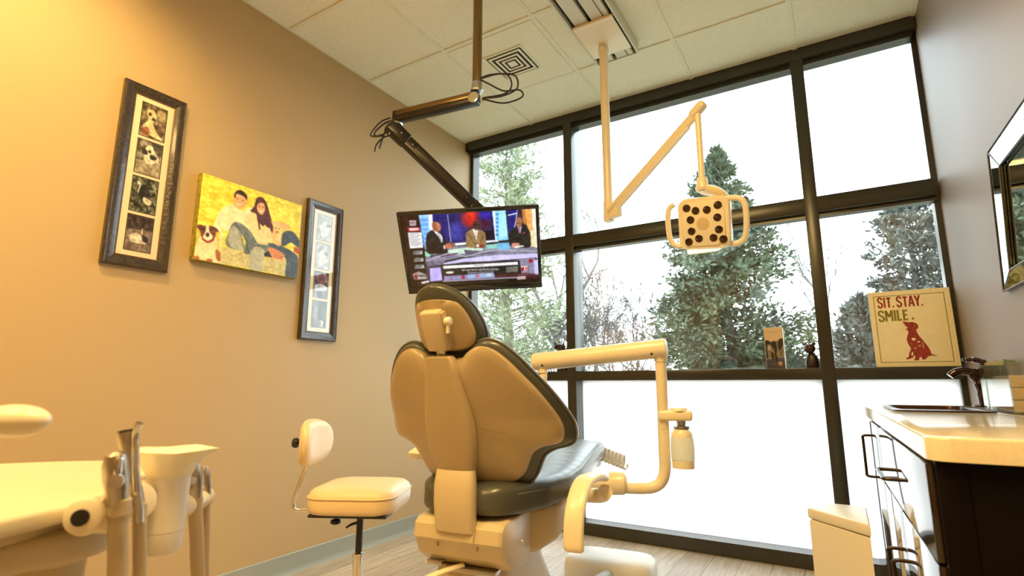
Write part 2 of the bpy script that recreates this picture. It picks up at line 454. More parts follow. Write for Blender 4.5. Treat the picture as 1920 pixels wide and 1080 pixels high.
# ------------------------------------------------------------------ framed photo strips on the left wall
M['mould'] = mat('dark_moulding', (0.040, 0.028, 0.019), 0.3, 0.0, coat=0.35, var=0.45, vscale=70, bump=0.25, bscale=55)
M['lip'] = mat('bronze_lip', (0.16, 0.085, 0.035), 0.35, 0.5)
M['matb'] = mat('cream_mat_board', (0.80, 0.72, 0.50), 0.8)
M['pic'] = pic_mat('printed_photo', 0.45)
def frame_ring(mb, y0, y1, z0, z1, prof):
    """mitred moulding: prof = (inset from outer edge, height off wall)"""
    rings = []
    for ins, h in prof:
        rings.append([(h, y0 + ins, z0 + ins), (h, y1 - ins, z0 + ins), (h, y1 - ins, z1 - ins), (h, y0 + ins, z1 - ins)])
    n = len(rings); vs = [p for r in rings for p in r]; fs = []
    for i in range(n):
        j = (i + 1) % n
        for k in range(4):
            k2 = (k + 1) % 4
            fs.append([i * 4 + k, i * 4 + k2, j * 4 + k2, j * 4 + k])
    mb.add(vs, fs); return mb
def gray_photo(seed, tint):
    p = Pic(40, 56, tuple(0.33 * t for t in tint))
    p.noise(9, 0.25, seed=seed).noise(3.5, 0.18, seed=seed + 50)
    r = np.random.default_rng(seed)
    return p, r
def framed(label, y0, y1, z0, z1, styles):
    t = thing('picture_frame', label, 'picture frame', (0, (y0 + y1) / 2, z0), 0, 'framed photo strips on the tan wall')
    frame_ring(MB(), y0, y1, z0, z1, [(0, 0), (0, 0.018), (0.006, 0.028), (0.012, 0.026), (0.020, 0.025), (0.034, 0.020), (0.044, 0.016), (0.044, 0)]).build('frame', M['mould'], t, True, 25)
    frame_ring(MB(), y0, y1, z0, z1, [(0.0435, 0), (0.0435, 0.0170), (0.046, 0.0172), (0.0485, 0.0145), (0.0485, 0)]).build('frame_lip', M['lip'], t, True)
    MB().box((0, y0 + 0.044, z0 + 0.044), (0.0125, y1 - 0.044, z1 - 0.044)).build('mat_board', M['matb'], t, True)
    yc = (y0 + y1) / 2; zt = z1 - 0.073; hh = (z1 - z0 - 0.146 - 3 * 0.018) / 4; hw = 0.049
    for k, fn in enumerate(styles):
        za = zt - k * (hh + 0.018); P = fn(); P.noise(5, .10, seed=k * 7 + 3).noise(2.5, .09, seed=k * 5 + 90)
        ph = P.mesh('photo', M['pic'], t, (0.0132, yc - hw, za), (0, 2 * hw, 0), (0, 0, -hh))
        frame_ring(MB(), yc - hw - 0.003, yc + hw + 0.003, za - hh - 0.003, za + 0.003, [(0, 0.012), (0, 0.0136), (0.0032, 0.0136), (0.0032, 0.012)]).build('photo_edge', M['lip'], ph, True)
    MB().box((0.0148, y0 + 0.047, z0 + 0.047), (0.0158, y1 - 0.047, z1 - 0.047)).build('glass', M['picglass'], t, True)
    return t
def ph_dog_close():
    p, r = gray_photo(3, (1.25, 1.05, 0.75))
    p.blob([(.2, .25), (.45, .15), (.6, .35), (.5, .55), (.7, .8), (.9, .95), (.3, .9), (.1, .7), (.3, .5)], (.86, .80, .62)).blob([(.6, .12), (.9, .1), (.95, .35), (.75, .4)], (.72, .66, .50))
    p.ell((.33, .3), .06, .05, (.15, .12, .1)).ell((.5, .42), .08, .05, (.22, .18, .14)).blob([(.1, .8), (.3, .7), (.4, .85), (.2, .98)], (.55, .3, .2)).noise(4, .08, seed=8)
    return p
def ph_dog_lying():
    p, r = gray_photo(12, (1.1, 1.0, .8))
    p.poly([(0, .62), (1, .55), (1, 1), (0, 1)], (.62, .58, .48)).blob([(.35, .2), (.55, .12), (.68, .25), (.85, .4), (.9, .52), (.7, .62), (.45, .68), (.3, .5)], (.92, .9, .82))
    p.blob([(.2, .3), (.38, .28), (.42, .4), (.25, .42)], (.15, .13, .11)).blob([(.55, .38), (.8, .4), (.75, .5), (.55, .5)], (.12, .11, .1)).ell((.5, .3), .06, .05, (.2, .17, .15)).noise(4, .1, seed=14)
    return p
def ph_dog_grass():
    p, r = gray_photo(21, (.95, 1.0, .75)); p.noise(3, .22, seed=25)
    p.blob([(.2, .3), (.4, .2), (.6, .3), (.8, .65), (.9, .75), (.6, .78), (.35, .6)], (.16, .14, .12)).blob([(.5, .55), (.8, .62), (.75, .75), (.5, .7)], (.85, .82, .7)).ell((.42, .35), .12, .09, (.06, .05, .05))
    p.line([(.25, .45), (.32, .2)], 2, (.8, .8, .7)); return p
def ph_dog_sleep():
    p, r = gray_photo(33, (1.1, .85, .7)); p.poly([(0, 0), (1, 0), (1, .38), (0, .45)], (.22, .15, .12)).poly([(0, .42), (1, .36), (1, 1), (0, 1)], (.48, .42, .36)).noise(4, .1, seed=35)
    p.blob([(.15, .6), (.35, .5), (.6, .55), (.85, .6), (.8, .75), (.4, .78), (.2, .75)], (.85, .82, .74)).blob([(.62, .55), (.85, .58), (.85, .72), (.68, .7)], (.14, .11, .1)).line([(.6, .35), (.6, .5)], 2, (.8, .76, .7)); return p
def ph_glare(seed):
    def f():
        p, r = gray_photo(seed, (1.2, 1.35, 1.4)); p.a = p.a * .4 + .5  # window glare painted over the print as a pale wash
        p.blob([(.3, .35), (.6, .25), (.8, .5), (.7, .8), (.3, .85)], (.82, .86, .86)).ell((.72, .38), .1, .07, (.38, .42, .44)).noise(5, .08, seed=seed + 1); return p
    return f
def ph_red():
    p, r = gray_photo(44, (1.0, .95, .9)); p.blob([(.2, .25), (.5, .05), (.8, .2), (.7, .45), (.3, .45)], (.50, .16, .1)).blob([(.1, .55), (.5, .45), (.9, .55), (.8, .7), (.2, .72)], (.78, .8, .84))
    p.ell((.45, .28), .1, .07, (.2, .08, .06)).line([(.3, .9), (.5, .75), (.75, .92)], 3, (.15, .15, .14)).noise(4, .08, seed=46); return p
def ph_dark():
    p, r = gray_photo(55, (.85, .9, .8)); p.blob([(.15, .15), (.35, .1), (.4, .7), (.3, .9), (.15, .8)], (.5, .52, .48)).ell((.68, .8), .14, .09, (.75, .74, .66)).ell((.6, .82), .05, .05, (.1, .1, .1)); return p
framed('dark ornate picture frame holding four warm photos of dogs, left of the family canvas', 0.912, 1.164, 1.433, 2.238, [ph_dog_close, ph_dog_lying, ph_dog_grass, ph_dog_sleep])
framed('dark picture frame of four photos between family canvas and television, mirroring the window', 1.857, 2.105, 1.194, 1.993, [ph_glare(61), ph_glare(71), ph_red, ph_dark])

# ------------------------------------------------------------------ family photo canvas
cv = thing('canvas_print', 'canvas photo of seated couple with two dogs on yellow grass', 'canvas print', (0, 1.52, 1.515))
cy0, cy1, cz0, cz1, cd = 1.255, 1.803, 1.512, 1.928, 0.038
M['edge'] = mat('canvas_wrap', (0.30, 0.24, 0.03), 0.7, var=0.5, vscale=45)
MB().box((0.0, cy0, cz0), (cd, cy1, cz1), 0.003).build('stretched_canvas', M['edge'], cv, True)
P = Pic(200, 152, (.97, .89, .34), quad=[(165, 20), (1090, 335), (1025, 1030), (75, 845)])
P.noise(16, .07, seed=2, stretch=(2, .7)).noise(5, .09, seed=5, stretch=(1.6, .6))
P.a[..., 2] = np.clip(P.a[..., 2] - .06, 0, 1)
P.poly([(80, 560), (330, 600), (330, 900), (60, 850)], (.62, .60, .20), .6, 12)
# stone bench
P.poly([(325, 720), (610, 800), (590, 935), (320, 890)], (.80, .76, .52)).poly([(720, 830), (940, 850), (915, 1005), (715, 965)], (.80, .76, .50)).noise(4, .05, seed=9)
# man: shirt, jeans
P.blob([(300, 440), (345, 370), (430, 330), (520, 390), (600, 350), (640, 420), (620, 560), (560, 600), (450, 560), (380, 580), (300, 580), (262, 540)], (.97, .93, .74))
P.blob([(330, 560), (360, 590), (330, 760), (310, 750)], (.95, .86, .58))
P.blob([(400, 590), (450, 500), (520, 510), (600, 580), (680, 690), (780, 720), (770, 780), (690, 770), (600, 800), (540, 780), (560, 680), (520, 610), (540, 760), (380, 720)], (.44, .48, .47))
P.blob([(400, 690), (400, 600), (450, 530), (500, 600), (530, 700), (530, 765), (440, 740)], (.66, .68, .60)).blob([(600, 790), (650, 730), (730, 760), (720, 860), (700, 965), (590, 935)], (.72, .73, .64))
P.line([(470, 510), (560, 660), (580, 780)], 2.2, (.30, .35, .37)).line([(520, 540), (640, 690)], 1.6, (.34, .38, .40))
P.blob([(450, 290), (470, 230), (540, 240), (570, 290), (555, 350), (510, 375), (460, 345)], (.93, .70, .48)).blob([(455, 250), (470, 205), (520, 190), (575, 240), (572, 285), (545, 250), (480, 225), (468, 265)], (.20, .11, .07))
P.ell((490, 272), 10, 5, (.35, .18, .1)).ell((535, 290), 9, 5, (.35, .18, .1)).line([(482, 318), (505, 332), (530, 325)], 1.5, (1, .95, .85)).ell((512, 300), 8, 10, (.88, .62, .42))
# woman
P.blob([(640, 350), (665, 270), (710, 255), (750, 300), (790, 430), (815, 560), (800, 610), (740, 520), (720, 560), (690, 560), (640, 420), (605, 390)], (.33, .12, .07))
P.blob([(560, 480), (600, 410), (660, 420), (700, 520), (790, 560), (800, 640), (780, 700), (680, 700), (620, 600)], (.96, .86, .62)).blob([(800, 490), (870, 490), (960, 530), (970, 560), (900, 560), (820, 520)], (.94, .74, .5))
P.blob([(668, 345), (695, 310), (735, 320), (742, 380), (712, 425), (675, 395)], (.93, .68, .48)).ell((690, 347), 8, 4, (.3, .12, .08)).ell((722, 352), 8, 4, (.3, .12, .08)).line([(688, 386), (705, 396), (725, 388)], 1.6, (1, .95, .88))
P.line([(672, 440), (690, 560)], 3, (.30, .10, .06)).line([(745, 400), (800, 580)], 3.2, (.34, .13, .07))
P.blob([(880, 640), (930, 580), (1000, 590), (1060, 680), (1050, 740), (980, 690), (920, 720), (880, 710)], (.25, .29, .34)).blob([(760, 700), (860, 710), (1010, 790), (1040, 860), (1030, 1030), (920, 1010), (930, 850), (850, 790)], (.27, .31, .36))
P.blob([(760, 755), (800, 735), (900, 790), (915, 830), (880, 862), (800, 830)], (.82, .52, .32)).line([(800, 835), (880, 858), (915, 830)], 1.6, (.93, .80, .6)).poly([(725, 790), (770, 770), (800, 830), (730, 820)], (.14, .10, .08))
P.blob([(1010, 730), (1050, 750), (1045, 800), (1000, 770)], (.78, .33, .16))
# light puppy in the woman's arms
P.blob([(815, 560), (830, 510), (880, 520), (900, 570), (890, 650), (880, 720), (820, 700), (800, 640)], (.95, .80, .52)).ell((852, 590), 17, 13, (.78, .5, .3)).ell((838, 555), 5, 5, (.3, .15, .1)).ell((872, 557), 5, 5, (.3, .15, .1))
# boxer at lower left
P.blob([(110, 690), (140, 640), (270, 640), (300, 720), (280, 800), (330, 890), (270, 900), (200, 860), (95, 830), (90, 760)], (.95, .86, .66)).blob([(280, 760), (320, 780), (325, 860), (290, 850)], (.62, .36, .18))
P.blob([(140, 545), (190, 530), (270, 545), (285, 600), (260, 670), (205, 695), (160, 650), (140, 600)], (.46, .25, .13)).blob([(195, 530), (218, 530), (225, 590), (255, 640), (205, 690), (165, 640), (188, 590)], (.97, .92, .80))
P.blob([(105, 530), (160, 525), (165, 560), (140, 580)], (.36, .17, .1)).blob([(250, 540), (295, 560), (310, 590), (280, 585)], (.36, .17, .1)).ell((207, 618), 18, 22, (.20, .14, .13)).ell((172, 566), 8, 7, (.06, .04, .03)).ell((240, 570), 8, 7, (.06, .04, .03)).line([(160, 655), (205, 688), (262, 665)], 3, (.62, .16, .10)).blob([(80, 820), (120, 820), (130, 850), (90, 845)], (.7, .4, .25)).blob([(200, 845), (250, 850), (245, 875), (200, 870)], (.7, .4, .25))
P.noise(9, .05, seed=71).noise(3.5, .05, seed=72).blur(1).noise(1.8, .03, seed=73)
P.mesh('printed_picture', M['pic'], cv, (cd + 0.0006, cy0 + 0.002, cz1 - 0.002), (0, cy1 - cy0 - 0.004, 0), (0, 0, -(cz1 - cz0 - 0.004)))
# ------------------------------------------------------------------ shared appliance materials
M['black'] = mat('black_plastic', (0.018, 0.018, 0.020), 0.35)
M['blackmet'] = mat('black_powder_coat', (0.030, 0.026, 0.022), 0.28, 0.3)
M['bronze'] = mat('bronzed_steel', (0.24, 0.16, 0.075), 0.25, 0.85)
M['chrome'] = mat('chrome', (0.80, 0.79, 0.76), 0.12, 1.0)
M['steel'] = mat('brushed_steel', (0.58, 0.57, 0.54), 0.28, 1.0)
M['cream'] = mat('cream_enamel', (0.85, 0.76, 0.57), 0.32, coat=0.15)
M['chairc'] = mat('chair_plastic', (0.62, 0.515, 0.34), 0.32, coat=0.12)
M['creamdk'] = mat('cream_shadow_plastic', (0.55, 0.46, 0.30), 0.4)  # shade under the tray is put into this darker cream
M['tan'] = mat('tan_moulded_shell', (0.47, 0.365, 0.215), 0.30, coat=0.12)
M['vinyl'] = mat('charcoal_vinyl', (0.080, 0.085, 0.076), 0.28, bump=0.05, bscale=300)
M['seam'] = mat('vinyl_piping', (0.14, 0.14, 0.13), 0.4)
M['cable'] = mat('black_cable', (0.015, 0.013, 0.012), 0.35)
M['white'] = mat('white_plastic', (0.84, 0.82, 0.76), 0.35)
M['dark'] = mat('dark_void', (0.008, 0.007, 0.006), 0.6)  # near-black stands for shade inside openings; dark screws share it

# ------------------------------------------------------------------ television
rx, rz, rr_ = math.radians(35.07), math.radians(30.34), math.radians(3.05)
Xa = V((math.cos(rz), math.sin(rz), 0)); N0 = V((-math.sin(rz), math.cos(rz), 0))
Up0 = math.cos(rx) * V((0, 0, 1)) - math.sin(rx) * N0
tA = math.cos(rr_) * Xa + math.sin(rr_) * Up0; tU = -math.sin(rr_) * Xa + math.cos(rr_) * Up0
tB = -(tA.cross(tU)).normalized()                       # away from the viewer, out of the back
if tB.dot(N0) < 0: tB = -tB
tvc = V((0.896, 2.216, 1.644))
tR = Matrix((tA, tU, -tB)).transposed()                 # local x right, y up, z toward the viewer
tv = thing('television', 'flat black television showing three suited men at a studio desk', 'television', tvc)
TM = Matrix.Translation(tvc) @ tR.to_4x4()
w2, h2 = 0.365, 0.23
mb = MB().box((-w2, -h2, -0.022), (w2, h2, -0.004), 0.004, TM).box((-w2 * .8, -h2 * .75, -0.045), (w2 * .8, h2 * .7, -0.02), 0.012, TM)
mb.build('casing', M['black'], tv, True)
bz = MB()
bx, bt, bb = 0.018, 0.018, 0.040
for lo, hi in (((-w2, h2 - bt, -0.006), (w2, h2, 0.004)), ((-w2, -h2, -0.006), (w2, -h2 + bb, 0.004)), ((-w2, -h2 + bb, -0.006), (-w2 + bx, h2 - bt, 0.004)), ((w2 - bx, -h2 + bb, -0.006), (w2, h2 - bt, 0.004))):
    bz.box(lo, hi, 0.0015, TM)
bz.build('bezel', mat('gloss_black_bezel', (0.012, 0.010, 0.010), 0.12, coat=0.5), tv, True)
q = [(-108, 121), (1588, 25), (1632, 1003), (44, 1086)]
P = Pic(288, 162, (.16, .15, .20), quad=q, win=(bx / (2 * w2), bt / (2 * h2), 1 - bx / (2 * w2), 1 - bb / (2 * h2)))
P.poly([(-60, 140), (170, 140), (230, 560), (330, 960), (-20, 1060)], (.13, .025, .035)).poly([(160, 145), (325, 135), (330, 520), (240, 560)], (.62, .82, .98)).poly([(275, 145), (325, 140), (335, 330), (300, 330)], (.96, .97, 1))
for k in range(6):
    P.poly([(178, 190 + 55 * k), (272, 185 + 55 * k), (275, 225 + 55 * k), (182, 232 + 55 * k)], (.34, .60, .95), .75)
P.poly([(325, 135), (1040, 100), (1070, 440), (960, 460), (500, 480), (340, 350)], (.10, .09, .36)).poly([(325, 135), (500, 125), (530, 440), (340, 340)], (.10, .09, .42)).ell((610, 340), 90, 110, (.22, .24, .66), 0, .8, 8).ell((770, 190), 95, 100, (.80, .12, .10), 0, .95, 7).ell((790, 120), 60, 50, (.9, .22, .14), 0, .9, 5).ell((950, 260), 70, 80, (.34, .10, .16), 0, .8, 7).ell((950, 150), 70, 50, (.20, .14, .66), 0, .9, 6).poly([(900, 330), (1050, 330), (1060, 440), (940, 450)], (.07, .06, .12))
P.line([(505, 145), (545, 470)], 1.8, (.75, .72, .78)).line([(885, 120), (900, 330)], 1.3, (.4, .2, .3)).line([(705, 140), (720, 330)], 1.0, (.25, .18, .4))
P.poly([(1035, 100), (1190, 90), (1225, 440), (1080, 455)], (.55, .84, .98)).poly([(1035, 100), (1062, 98), (1085, 430), (1070, 450)], (.93, .96, 1)).poly([(1110, 100), (1190, 95), (1215, 400), (1125, 415)], (.66, .92, .97))
for k in range(6): P.ell((1092, 140 + 48 * k), 17, 15, (.24, .44, .78), 0, .8)
P.poly([(1215, 90), (1335, 82), (1300, 300), (1240, 380), (1225, 300)], (.10, .10, .46)).line([(1225, 150), (1320, 130)], 2.5, (.9, .9, 1)).line([(1335, 85), (1300, 290)], 1.8, (.8, .82, .95)).poly([(1335, 82), (1385, 80), (1380, 170), (1330, 180)], (.22, .14, .22))
P.poly([(1385, 80), (1500, 75), (1540, 540), (1470, 540), (1480, 300), (1400, 240)], (.80, .48, .20)).poly([(1420, 78), (1500, 75), (1520, 400), (1490, 400), (1440, 250)], (.92, .66, .36)).poly([(1500, 75), (1570, 72), (1600, 560), (1530, 560)], (.90, .90, .86)).poly([(1490, 330), (1530, 330), (1545, 540), (1480, 540)], (.95, .86, .66))
# desk
P.poly([(590, 480), (1100, 440), (1110, 462), (600, 510)], (.95, .96, .98)).poly([(240, 580), (540, 520), (1000, 500), (1240, 470), (1600, 540), (1600, 600), (1080, 640), (700, 640), (420, 700), (240, 720)], (.50, .50, .58))
P.poly([(230, 580), (290, 575), (300, 640), (240, 640)], (.55, .85, .72)).poly([(520, 560), (740, 530), (930, 540), (900, 585), (640, 610), (500, 605)], (.78, .88, .80)).poly([(960, 500), (1240, 470), (1250, 540), (960, 550)], (.52, .76, .72)).poly([(1100, 480), (1240, 475), (1240, 560), (1110, 570)], (.45, .72, .90)).poly([(700, 560), (960, 575), (1080, 590), (900, 620), (720, 620)], (.36, .36, .46))
P.line([(260, 690), (520, 600), (720, 640), (900, 590), (1090, 560), (1580, 575)], 3, (.66, .66, .72)).line([(300, 640), (500, 590)], 3, (.2, .2, .26)).line([(430, 640), (620, 600)], 2.4, (.35, .15, .25))
P.poly([(440, 720), (700, 660), (1080, 620), (1600, 600), (1605, 660), (1090, 690), (700, 705), (470, 735)], (.80, .78, .95)).poly([(240, 700), (480, 690), (430, 760), (260, 770)], (.40, .39, .48))
P.poly([(245, 760), (440, 735), (1560, 650), (1610, 860), (450, 930), (260, 940)], (.22, .21, .25)).poly([(1330, 670), (1540, 655), (1560, 850), (1340, 870)], (.52, .50, .60)).poly([(1525, 680), (1600, 670), (1610, 860), (1540, 860)], (.76, .74, .92))
P.poly([(290, 780), (420, 765), (440, 920), (300, 935)], (.74, .68, .95)).poly([(420, 740), (1360, 685), (1385, 845), (450, 915)], (.08, .08, .09)).poly([(450, 750), (1335, 700), (1340, 735), (455, 785)], (.93, .93, .93)).line([(830, 745), (940, 738)], 1.4, (.4, .4, .4))
P.poly([(1195, 760), (1340, 750), (1342, 820), (1200, 828)], (.40, .40, .36)).poly([(470, 805), (595, 797), (600, 850), (475, 856)], (.06, .05, .06)).ell((530, 828), 50, 15, (.86, .84, .86), -4).poly([(460, 870), (1060, 840), (1065, 885), (465, 920)], (.56, .52, .70)).ell((690, 882), 22, 18, (.72, .10, .18)).poly([(740, 850), (1050, 830), (1060, 885), (745, 905)], (.60, .68, .84)).ell((860, 870), 24, 16, (.8, .35, .45)).ell((990, 860), 30, 18, (.75, .8, .85))
r = np.random.default_rng(5)
for x in np.arange(675, 1110, 16):                       # unreadable caption strokes
    y = 800 - (x - 675) * .035
    P.line([(x, y + r.uniform(-12, 0)), (x + r.uniform(2, 12), y + r.uniform(4, 14))], 1.3, (.93, .93, .93))
for x in np.arange(745, 1050, 17): P.line([(x, 838 - (x - 745) * .04), (x + 9, 826 - (x - 745) * .04)], 1.3, (.8, .8, .84))
P.ell((1490, 690), 26, 22, (.62, .05, .10)).poly([(1375, 755), (1450, 745), (1460, 800), (1385, 810)], (.62, .06, .12)).line([(1380, 760), (1450, 752)], 2.2, (.95, .95, .95)).line([(1418, 760), (1425, 805)], 2.4, (.95, .95, .95)).line([(1450, 800), (1440, 750)], 1.6, (.95, .95, .95))
P.poly([(250, 940), (1610, 862), (1625, 980), (260, 1060)], (.10, .05, .05)).poly([(1060, 845), (1440, 830), (1610, 850), (1615, 905), (1440, 900), (1070, 880)], (.30, .08, .09), .7).poly([(450, 925), (1330, 880), (1330, 892), (455, 938)], (.75, .72, .82)).poly([(1330, 878), (1432, 872), (1436, 905), (1334, 911)], (.90, .86, .86))
for x in np.arange(1342, 1425, 20): P.line([(x, 886), (x + 9, 900)], 1.4, (.45, .2, .2))
P.poly([(1390, 968), (1470, 955), (1610, 952), (1560, 966)], (.72, .55, .50))
# left info column
P.poly([(50, 212), (130, 212), (132, 272), (55, 276)], (.80, .74, .76)).line([(62, 235), (118, 232)], 2, (.45, .25, .28)).line([(66, 255), (120, 252)], 2, (.5, .3, .34)).poly([(22, 296), (172, 290), (180, 338), (40, 346)], (.70, .13, .18)).poly([(45, 305), (160, 300), (165, 328), (58, 334)], (.93, .80, .80))
P.poly([(32, 356), (195, 350), (215, 535), (58, 545)], (.90, .90, .90))
for k in range(7):
    y = 372 + 22 * k; P.line([(48 + 3 * k, y), (150 + 3 * k + 25 * (k % 2), y - 4)], 1.1, (.45, .45, .47))
for k, (x, y) in enumerate(((85, 570), (95, 655), (105, 735))):
    P.poly([(x - 25, y - 6), (x + 130, y - 14), (x + 140, y + 56), (x - 12, y + 64)], (.06, .05, .06)).poly([(x + 18, y + 4), (x + 120, y), (x + 124, y + 42), (x + 5, y + 46)], (.74, .74, .74))
    for j in range(3): P.line([(x + 14, y + 14 + 11 * j), (x + 104 - 12 * j, y + 11 + 11 * j)], 1.2, (.2, .2, .2))
P.poly([(90, 845), (160, 815), (250, 850), (260, 905), (110, 915)], (.66, .62, .62)).poly([(110, 860), (140, 845), (145, 905), (118, 910)], (.6, .08, .12)).line([(160, 870), (240, 866)], 3, (.25, .22, .22)).line([(205, 950), (275, 935)], 5, (.80, .78, .78))
# presenters
P.blob([(250, 420), (270, 360), (330, 325), (420, 350), (470, 420), (480, 500), (500, 590), (380, 605), (260, 590)], (.085, .085, .10), 1, .9).blob([(330, 325), (390, 350), (440, 400), (442, 470), (400, 410)], (.93, .92, .94)).line([(390, 360), (435, 470)], 3.2, (.62, .62, .66)).blob([(318, 260), (340, 228), (395, 230), (422, 275), (420, 330), (385, 345), (335, 325)], (.62, .38, .26)).blob([(360, 240), (405, 250), (422, 290), (415, 330), (385, 300)], (.80, .52, .38)).blob([(455, 520), (500, 485), (560, 480), (595, 500), (560, 535), (480, 545)], (.74, .44, .32)).line([(535, 470), (575, 515)], 2, (.15, .1, .1)).line([(462, 515), (468, 550)], 2.4, (.92, .92, .92)).ell((408, 290), 7, 4, (.2, .1, .08))
P.blob([(722, 360), (780, 320), (830, 310), (900, 325), (950, 365), (960, 450), (940, 530), (740, 530), (725, 440)], (.56, .45, .30), 1, .9).poly([(800, 310), (870, 310), (855, 400), (825, 390)], (.93, .90, .86)).line([(838, 335), (845, 430)], 3.4, (.84, .78, .70)).line([(760, 380), (800, 460), (860, 500)], 1.6, (.38, .29, .18)).line([(930, 380), (900, 470)], 1.6, (.38, .29, .18)).blob([(808, 240), (835, 215), (875, 230), (882, 280), (862, 325), (825, 320), (805, 285)], (.25, .14, .10)).line([(812, 265), (878, 262)], 2.2, (.05, .04, .04)).blob([(880, 500), (930, 490), (935, 530), (880, 535)], (.55, .25, .20)).poly([(850, 490), (880, 500), (875, 530), (848, 525)], (.9, .9, .88)).line([(835, 305), (855, 305)], 1.3, (.55, .3, .25))
P.blob([(1250, 340), (1310, 290), (1380, 285), (1440, 295), (1480, 350), (1490, 450), (1470, 530), (1260, 520), (1240, 440)], (.085, .085, .105), 1, .9).poly([(1335, 285), (1385, 280), (1372, 360), (1350, 360)], (.74, .66, .78)).line([(1352, 300), (1356, 355)], 3, (.60, .40, .45)).blob([(1312, 215), (1340, 175), (1380, 190), (1388, 245), (1370, 285), (1340, 290), (1318, 260)], (.64, .42, .30)).line([(1325, 245), (1380, 240)], 1.4, (.15, .1, .1)).line([(1395, 365), (1422, 355)], 2, (.85, .3, .4)).blob([(1262, 490), (1320, 475), (1360, 490), (1350, 530), (1280, 535)], (.78, .50, .42)).poly([(1290, 520), (1400, 505), (1412, 520), (1310, 540)], (.92, .92, .9))
P.blur(1).noise(7, .05, seed=3).noise(2.5, .045, seed=4)
P.a = np.clip(P.a, 0, 1)
M['screen'] = pic_mat('lit_screen', 0.12, emit=1.15)
P0 = tvc + tA * (-w2 + bx) + tU * (h2 - bt) - tB * 0.0005
P.mesh('screen', M['screen'], tv, P0, tA * (2 * w2 - 2 * bx), -tU * (2 * h2 - bt - bb))

# ------------------------------------------------------------------ articulated television mount hung from the ceiling
px, py, dz = 1.09, 1.974, -0.089
mt = thing('television_mount', 'black folding arm on ceiling pole carrying the television', 'television mount', (px, py, H))
MB().lathe([(0.002, H - 0.004), (0.044, H - 0.004), (0.047, H - 0.001), (0.002, H - 0.001)], 28, (px, py, 0)).build('ceiling_plate', M['blackmet'], mt, True)
MB().lathe([(0.0235, 2.411), (0.0235, H - 0.002)], 24, (px, py, 0)).build('pole', M['bronze'], mt, True)
MB().lathe([(0.001, 2.373), (0.031, 2.375), (0.033, 2.383), (0.026, 2.399), (0.026, 2.423), (0.0236, 2.427)], 24, (px, py, 0)).build('pole_collar', M['steel'], mt, True)
e0 = V((px, py, 2.346)); e1 = V((0.617, 1.908, 2.336)); d = (e1 - e0).normalized()
A3 = axes((0, 0, 1), d)
MB().obox((e0 + e1) / 2 + V((0, 0, 0.0)), ((e1 - e0).length + 0.02, 0.055, 0.062), A3, 0.010, 3).build('upper_arm', M['blackmet'], mt, True)
MB().obox((e0 + e1) / 2 + V((0, 0, 0.012)) + A3.col[1] * -0.0275, ((e1 - e0).length - 0.03, 0.002, 0.026), A3, 0.0008).build('arm_trim', M['bronze'], mt, True)
MB().obox((e0 + e1) / 2 + V((0, 0, 0.012)) + A3.col[1] * 0.0275, ((e1 - e0).length - 0.03, 0.002, 0.026), A3, 0.0008).build('arm_trim', M['bronze'], mt, True)
sd = -A3.col[1] if A3.col[1].y > 0 else A3.col[1]
kn = MB().lathe([(0.012, -0.002), (0.026, -0.002), (0.028, 0.004), (0.020, 0.006), (0.012, 0.005)], 24, e0 + sd * 0.029 + V((-0.004, 0, -0.012)), axes(sd)).build('pivot_ring', M['chrome'], mt, True)
MB().lathe([(0.001, -0.001), (0.0125, -0.001), (0.0125, 0.003), (0.001, 0.003)], 18, e0 + sd * 0.029 + V((-0.004, 0, -0.012)), axes(sd)).build('pivot_socket', M['dark'], kn, True)
MB().lathe([(0.001, 2.295), (0.033, 2.297), (0.036, 2.305), (0.022, 2.315), (0.022, 2.361)], 24, (e1.x, e1.y, 0)).build('elbow_collar', M['steel'], mt, True)
e2 = V((e1.x, e1.y, 2.263)); e3 = V((0.868, 2.285, 1.905)); d2 = (e3 - e2).normalized()
A4 = axes(V((0, 0, 1)) - d2 * d2.z, d2)
MB().obox(e2 + d2 * 0.015 + V((0, 0, 0)), (0.13, 0.062, 0.078), A4, 0.014, 3).obox((e2 + e3) / 2 + d2 * 0.02, ((e3 - e2).length - 0.06, 0.050, 0.066), A4, 0.008, 3).build('spring_arm', M['blackmet'], mt, True)
MB().obox((e2 + e3) / 2 + d2 * 0.02 + A4.col[2] * 0.001, ((e3 - e2).length - 0.22, 0.0525, 0.036), A4, 0.006, 3).build('arm_cover', mat('arm_cover_brown', (0.045, 0.036, 0.028), 0.3), mt, True)
for t_ in (0.03, 0.11, 0.5):
    MB().lathe([(0.001, 0), (0.005, 0), (0.004, 0.003), (0.001, 0.003)], 10, e2 + d2 * t_ - A4.col[1] * (0.031 if t_ < .1 else 0.026) * (1 if A4.col[1].y > 0 else -1), axes(-A4.col[1] if A4.col[1].y > 0 else A4.col[1])).build('screw', M['chrome'], mt, True)
MB().cyl(e2 + V((-0.008, -0.034, 0.04)), e2 + V((-0.008, -0.036, -0.03)), 0.0045, 10).build('elbow_pin', M['steel'], mt, True)
e4 = tvc + tB * 0.047 + tU * 0.06
MB().obox(e3, (0.07, 0.06, 0.07), A4, 0.012, 3).tube(cr([e3, e3 + V((0.02, 0.03, -0.05)), (e3 + e4) / 2 + V((0.0, 0.05, -0.02)), e4 + tB * 0.05, e4], 5), 0.022, 12).build('tilt_head', M['blackmet'], mt, True)
MB().obox(e4 - tU * 0.06, (0.14, 0.14, 0.006), tR, 0.002).build('wall_plate', M['blackmet'], mt, True)
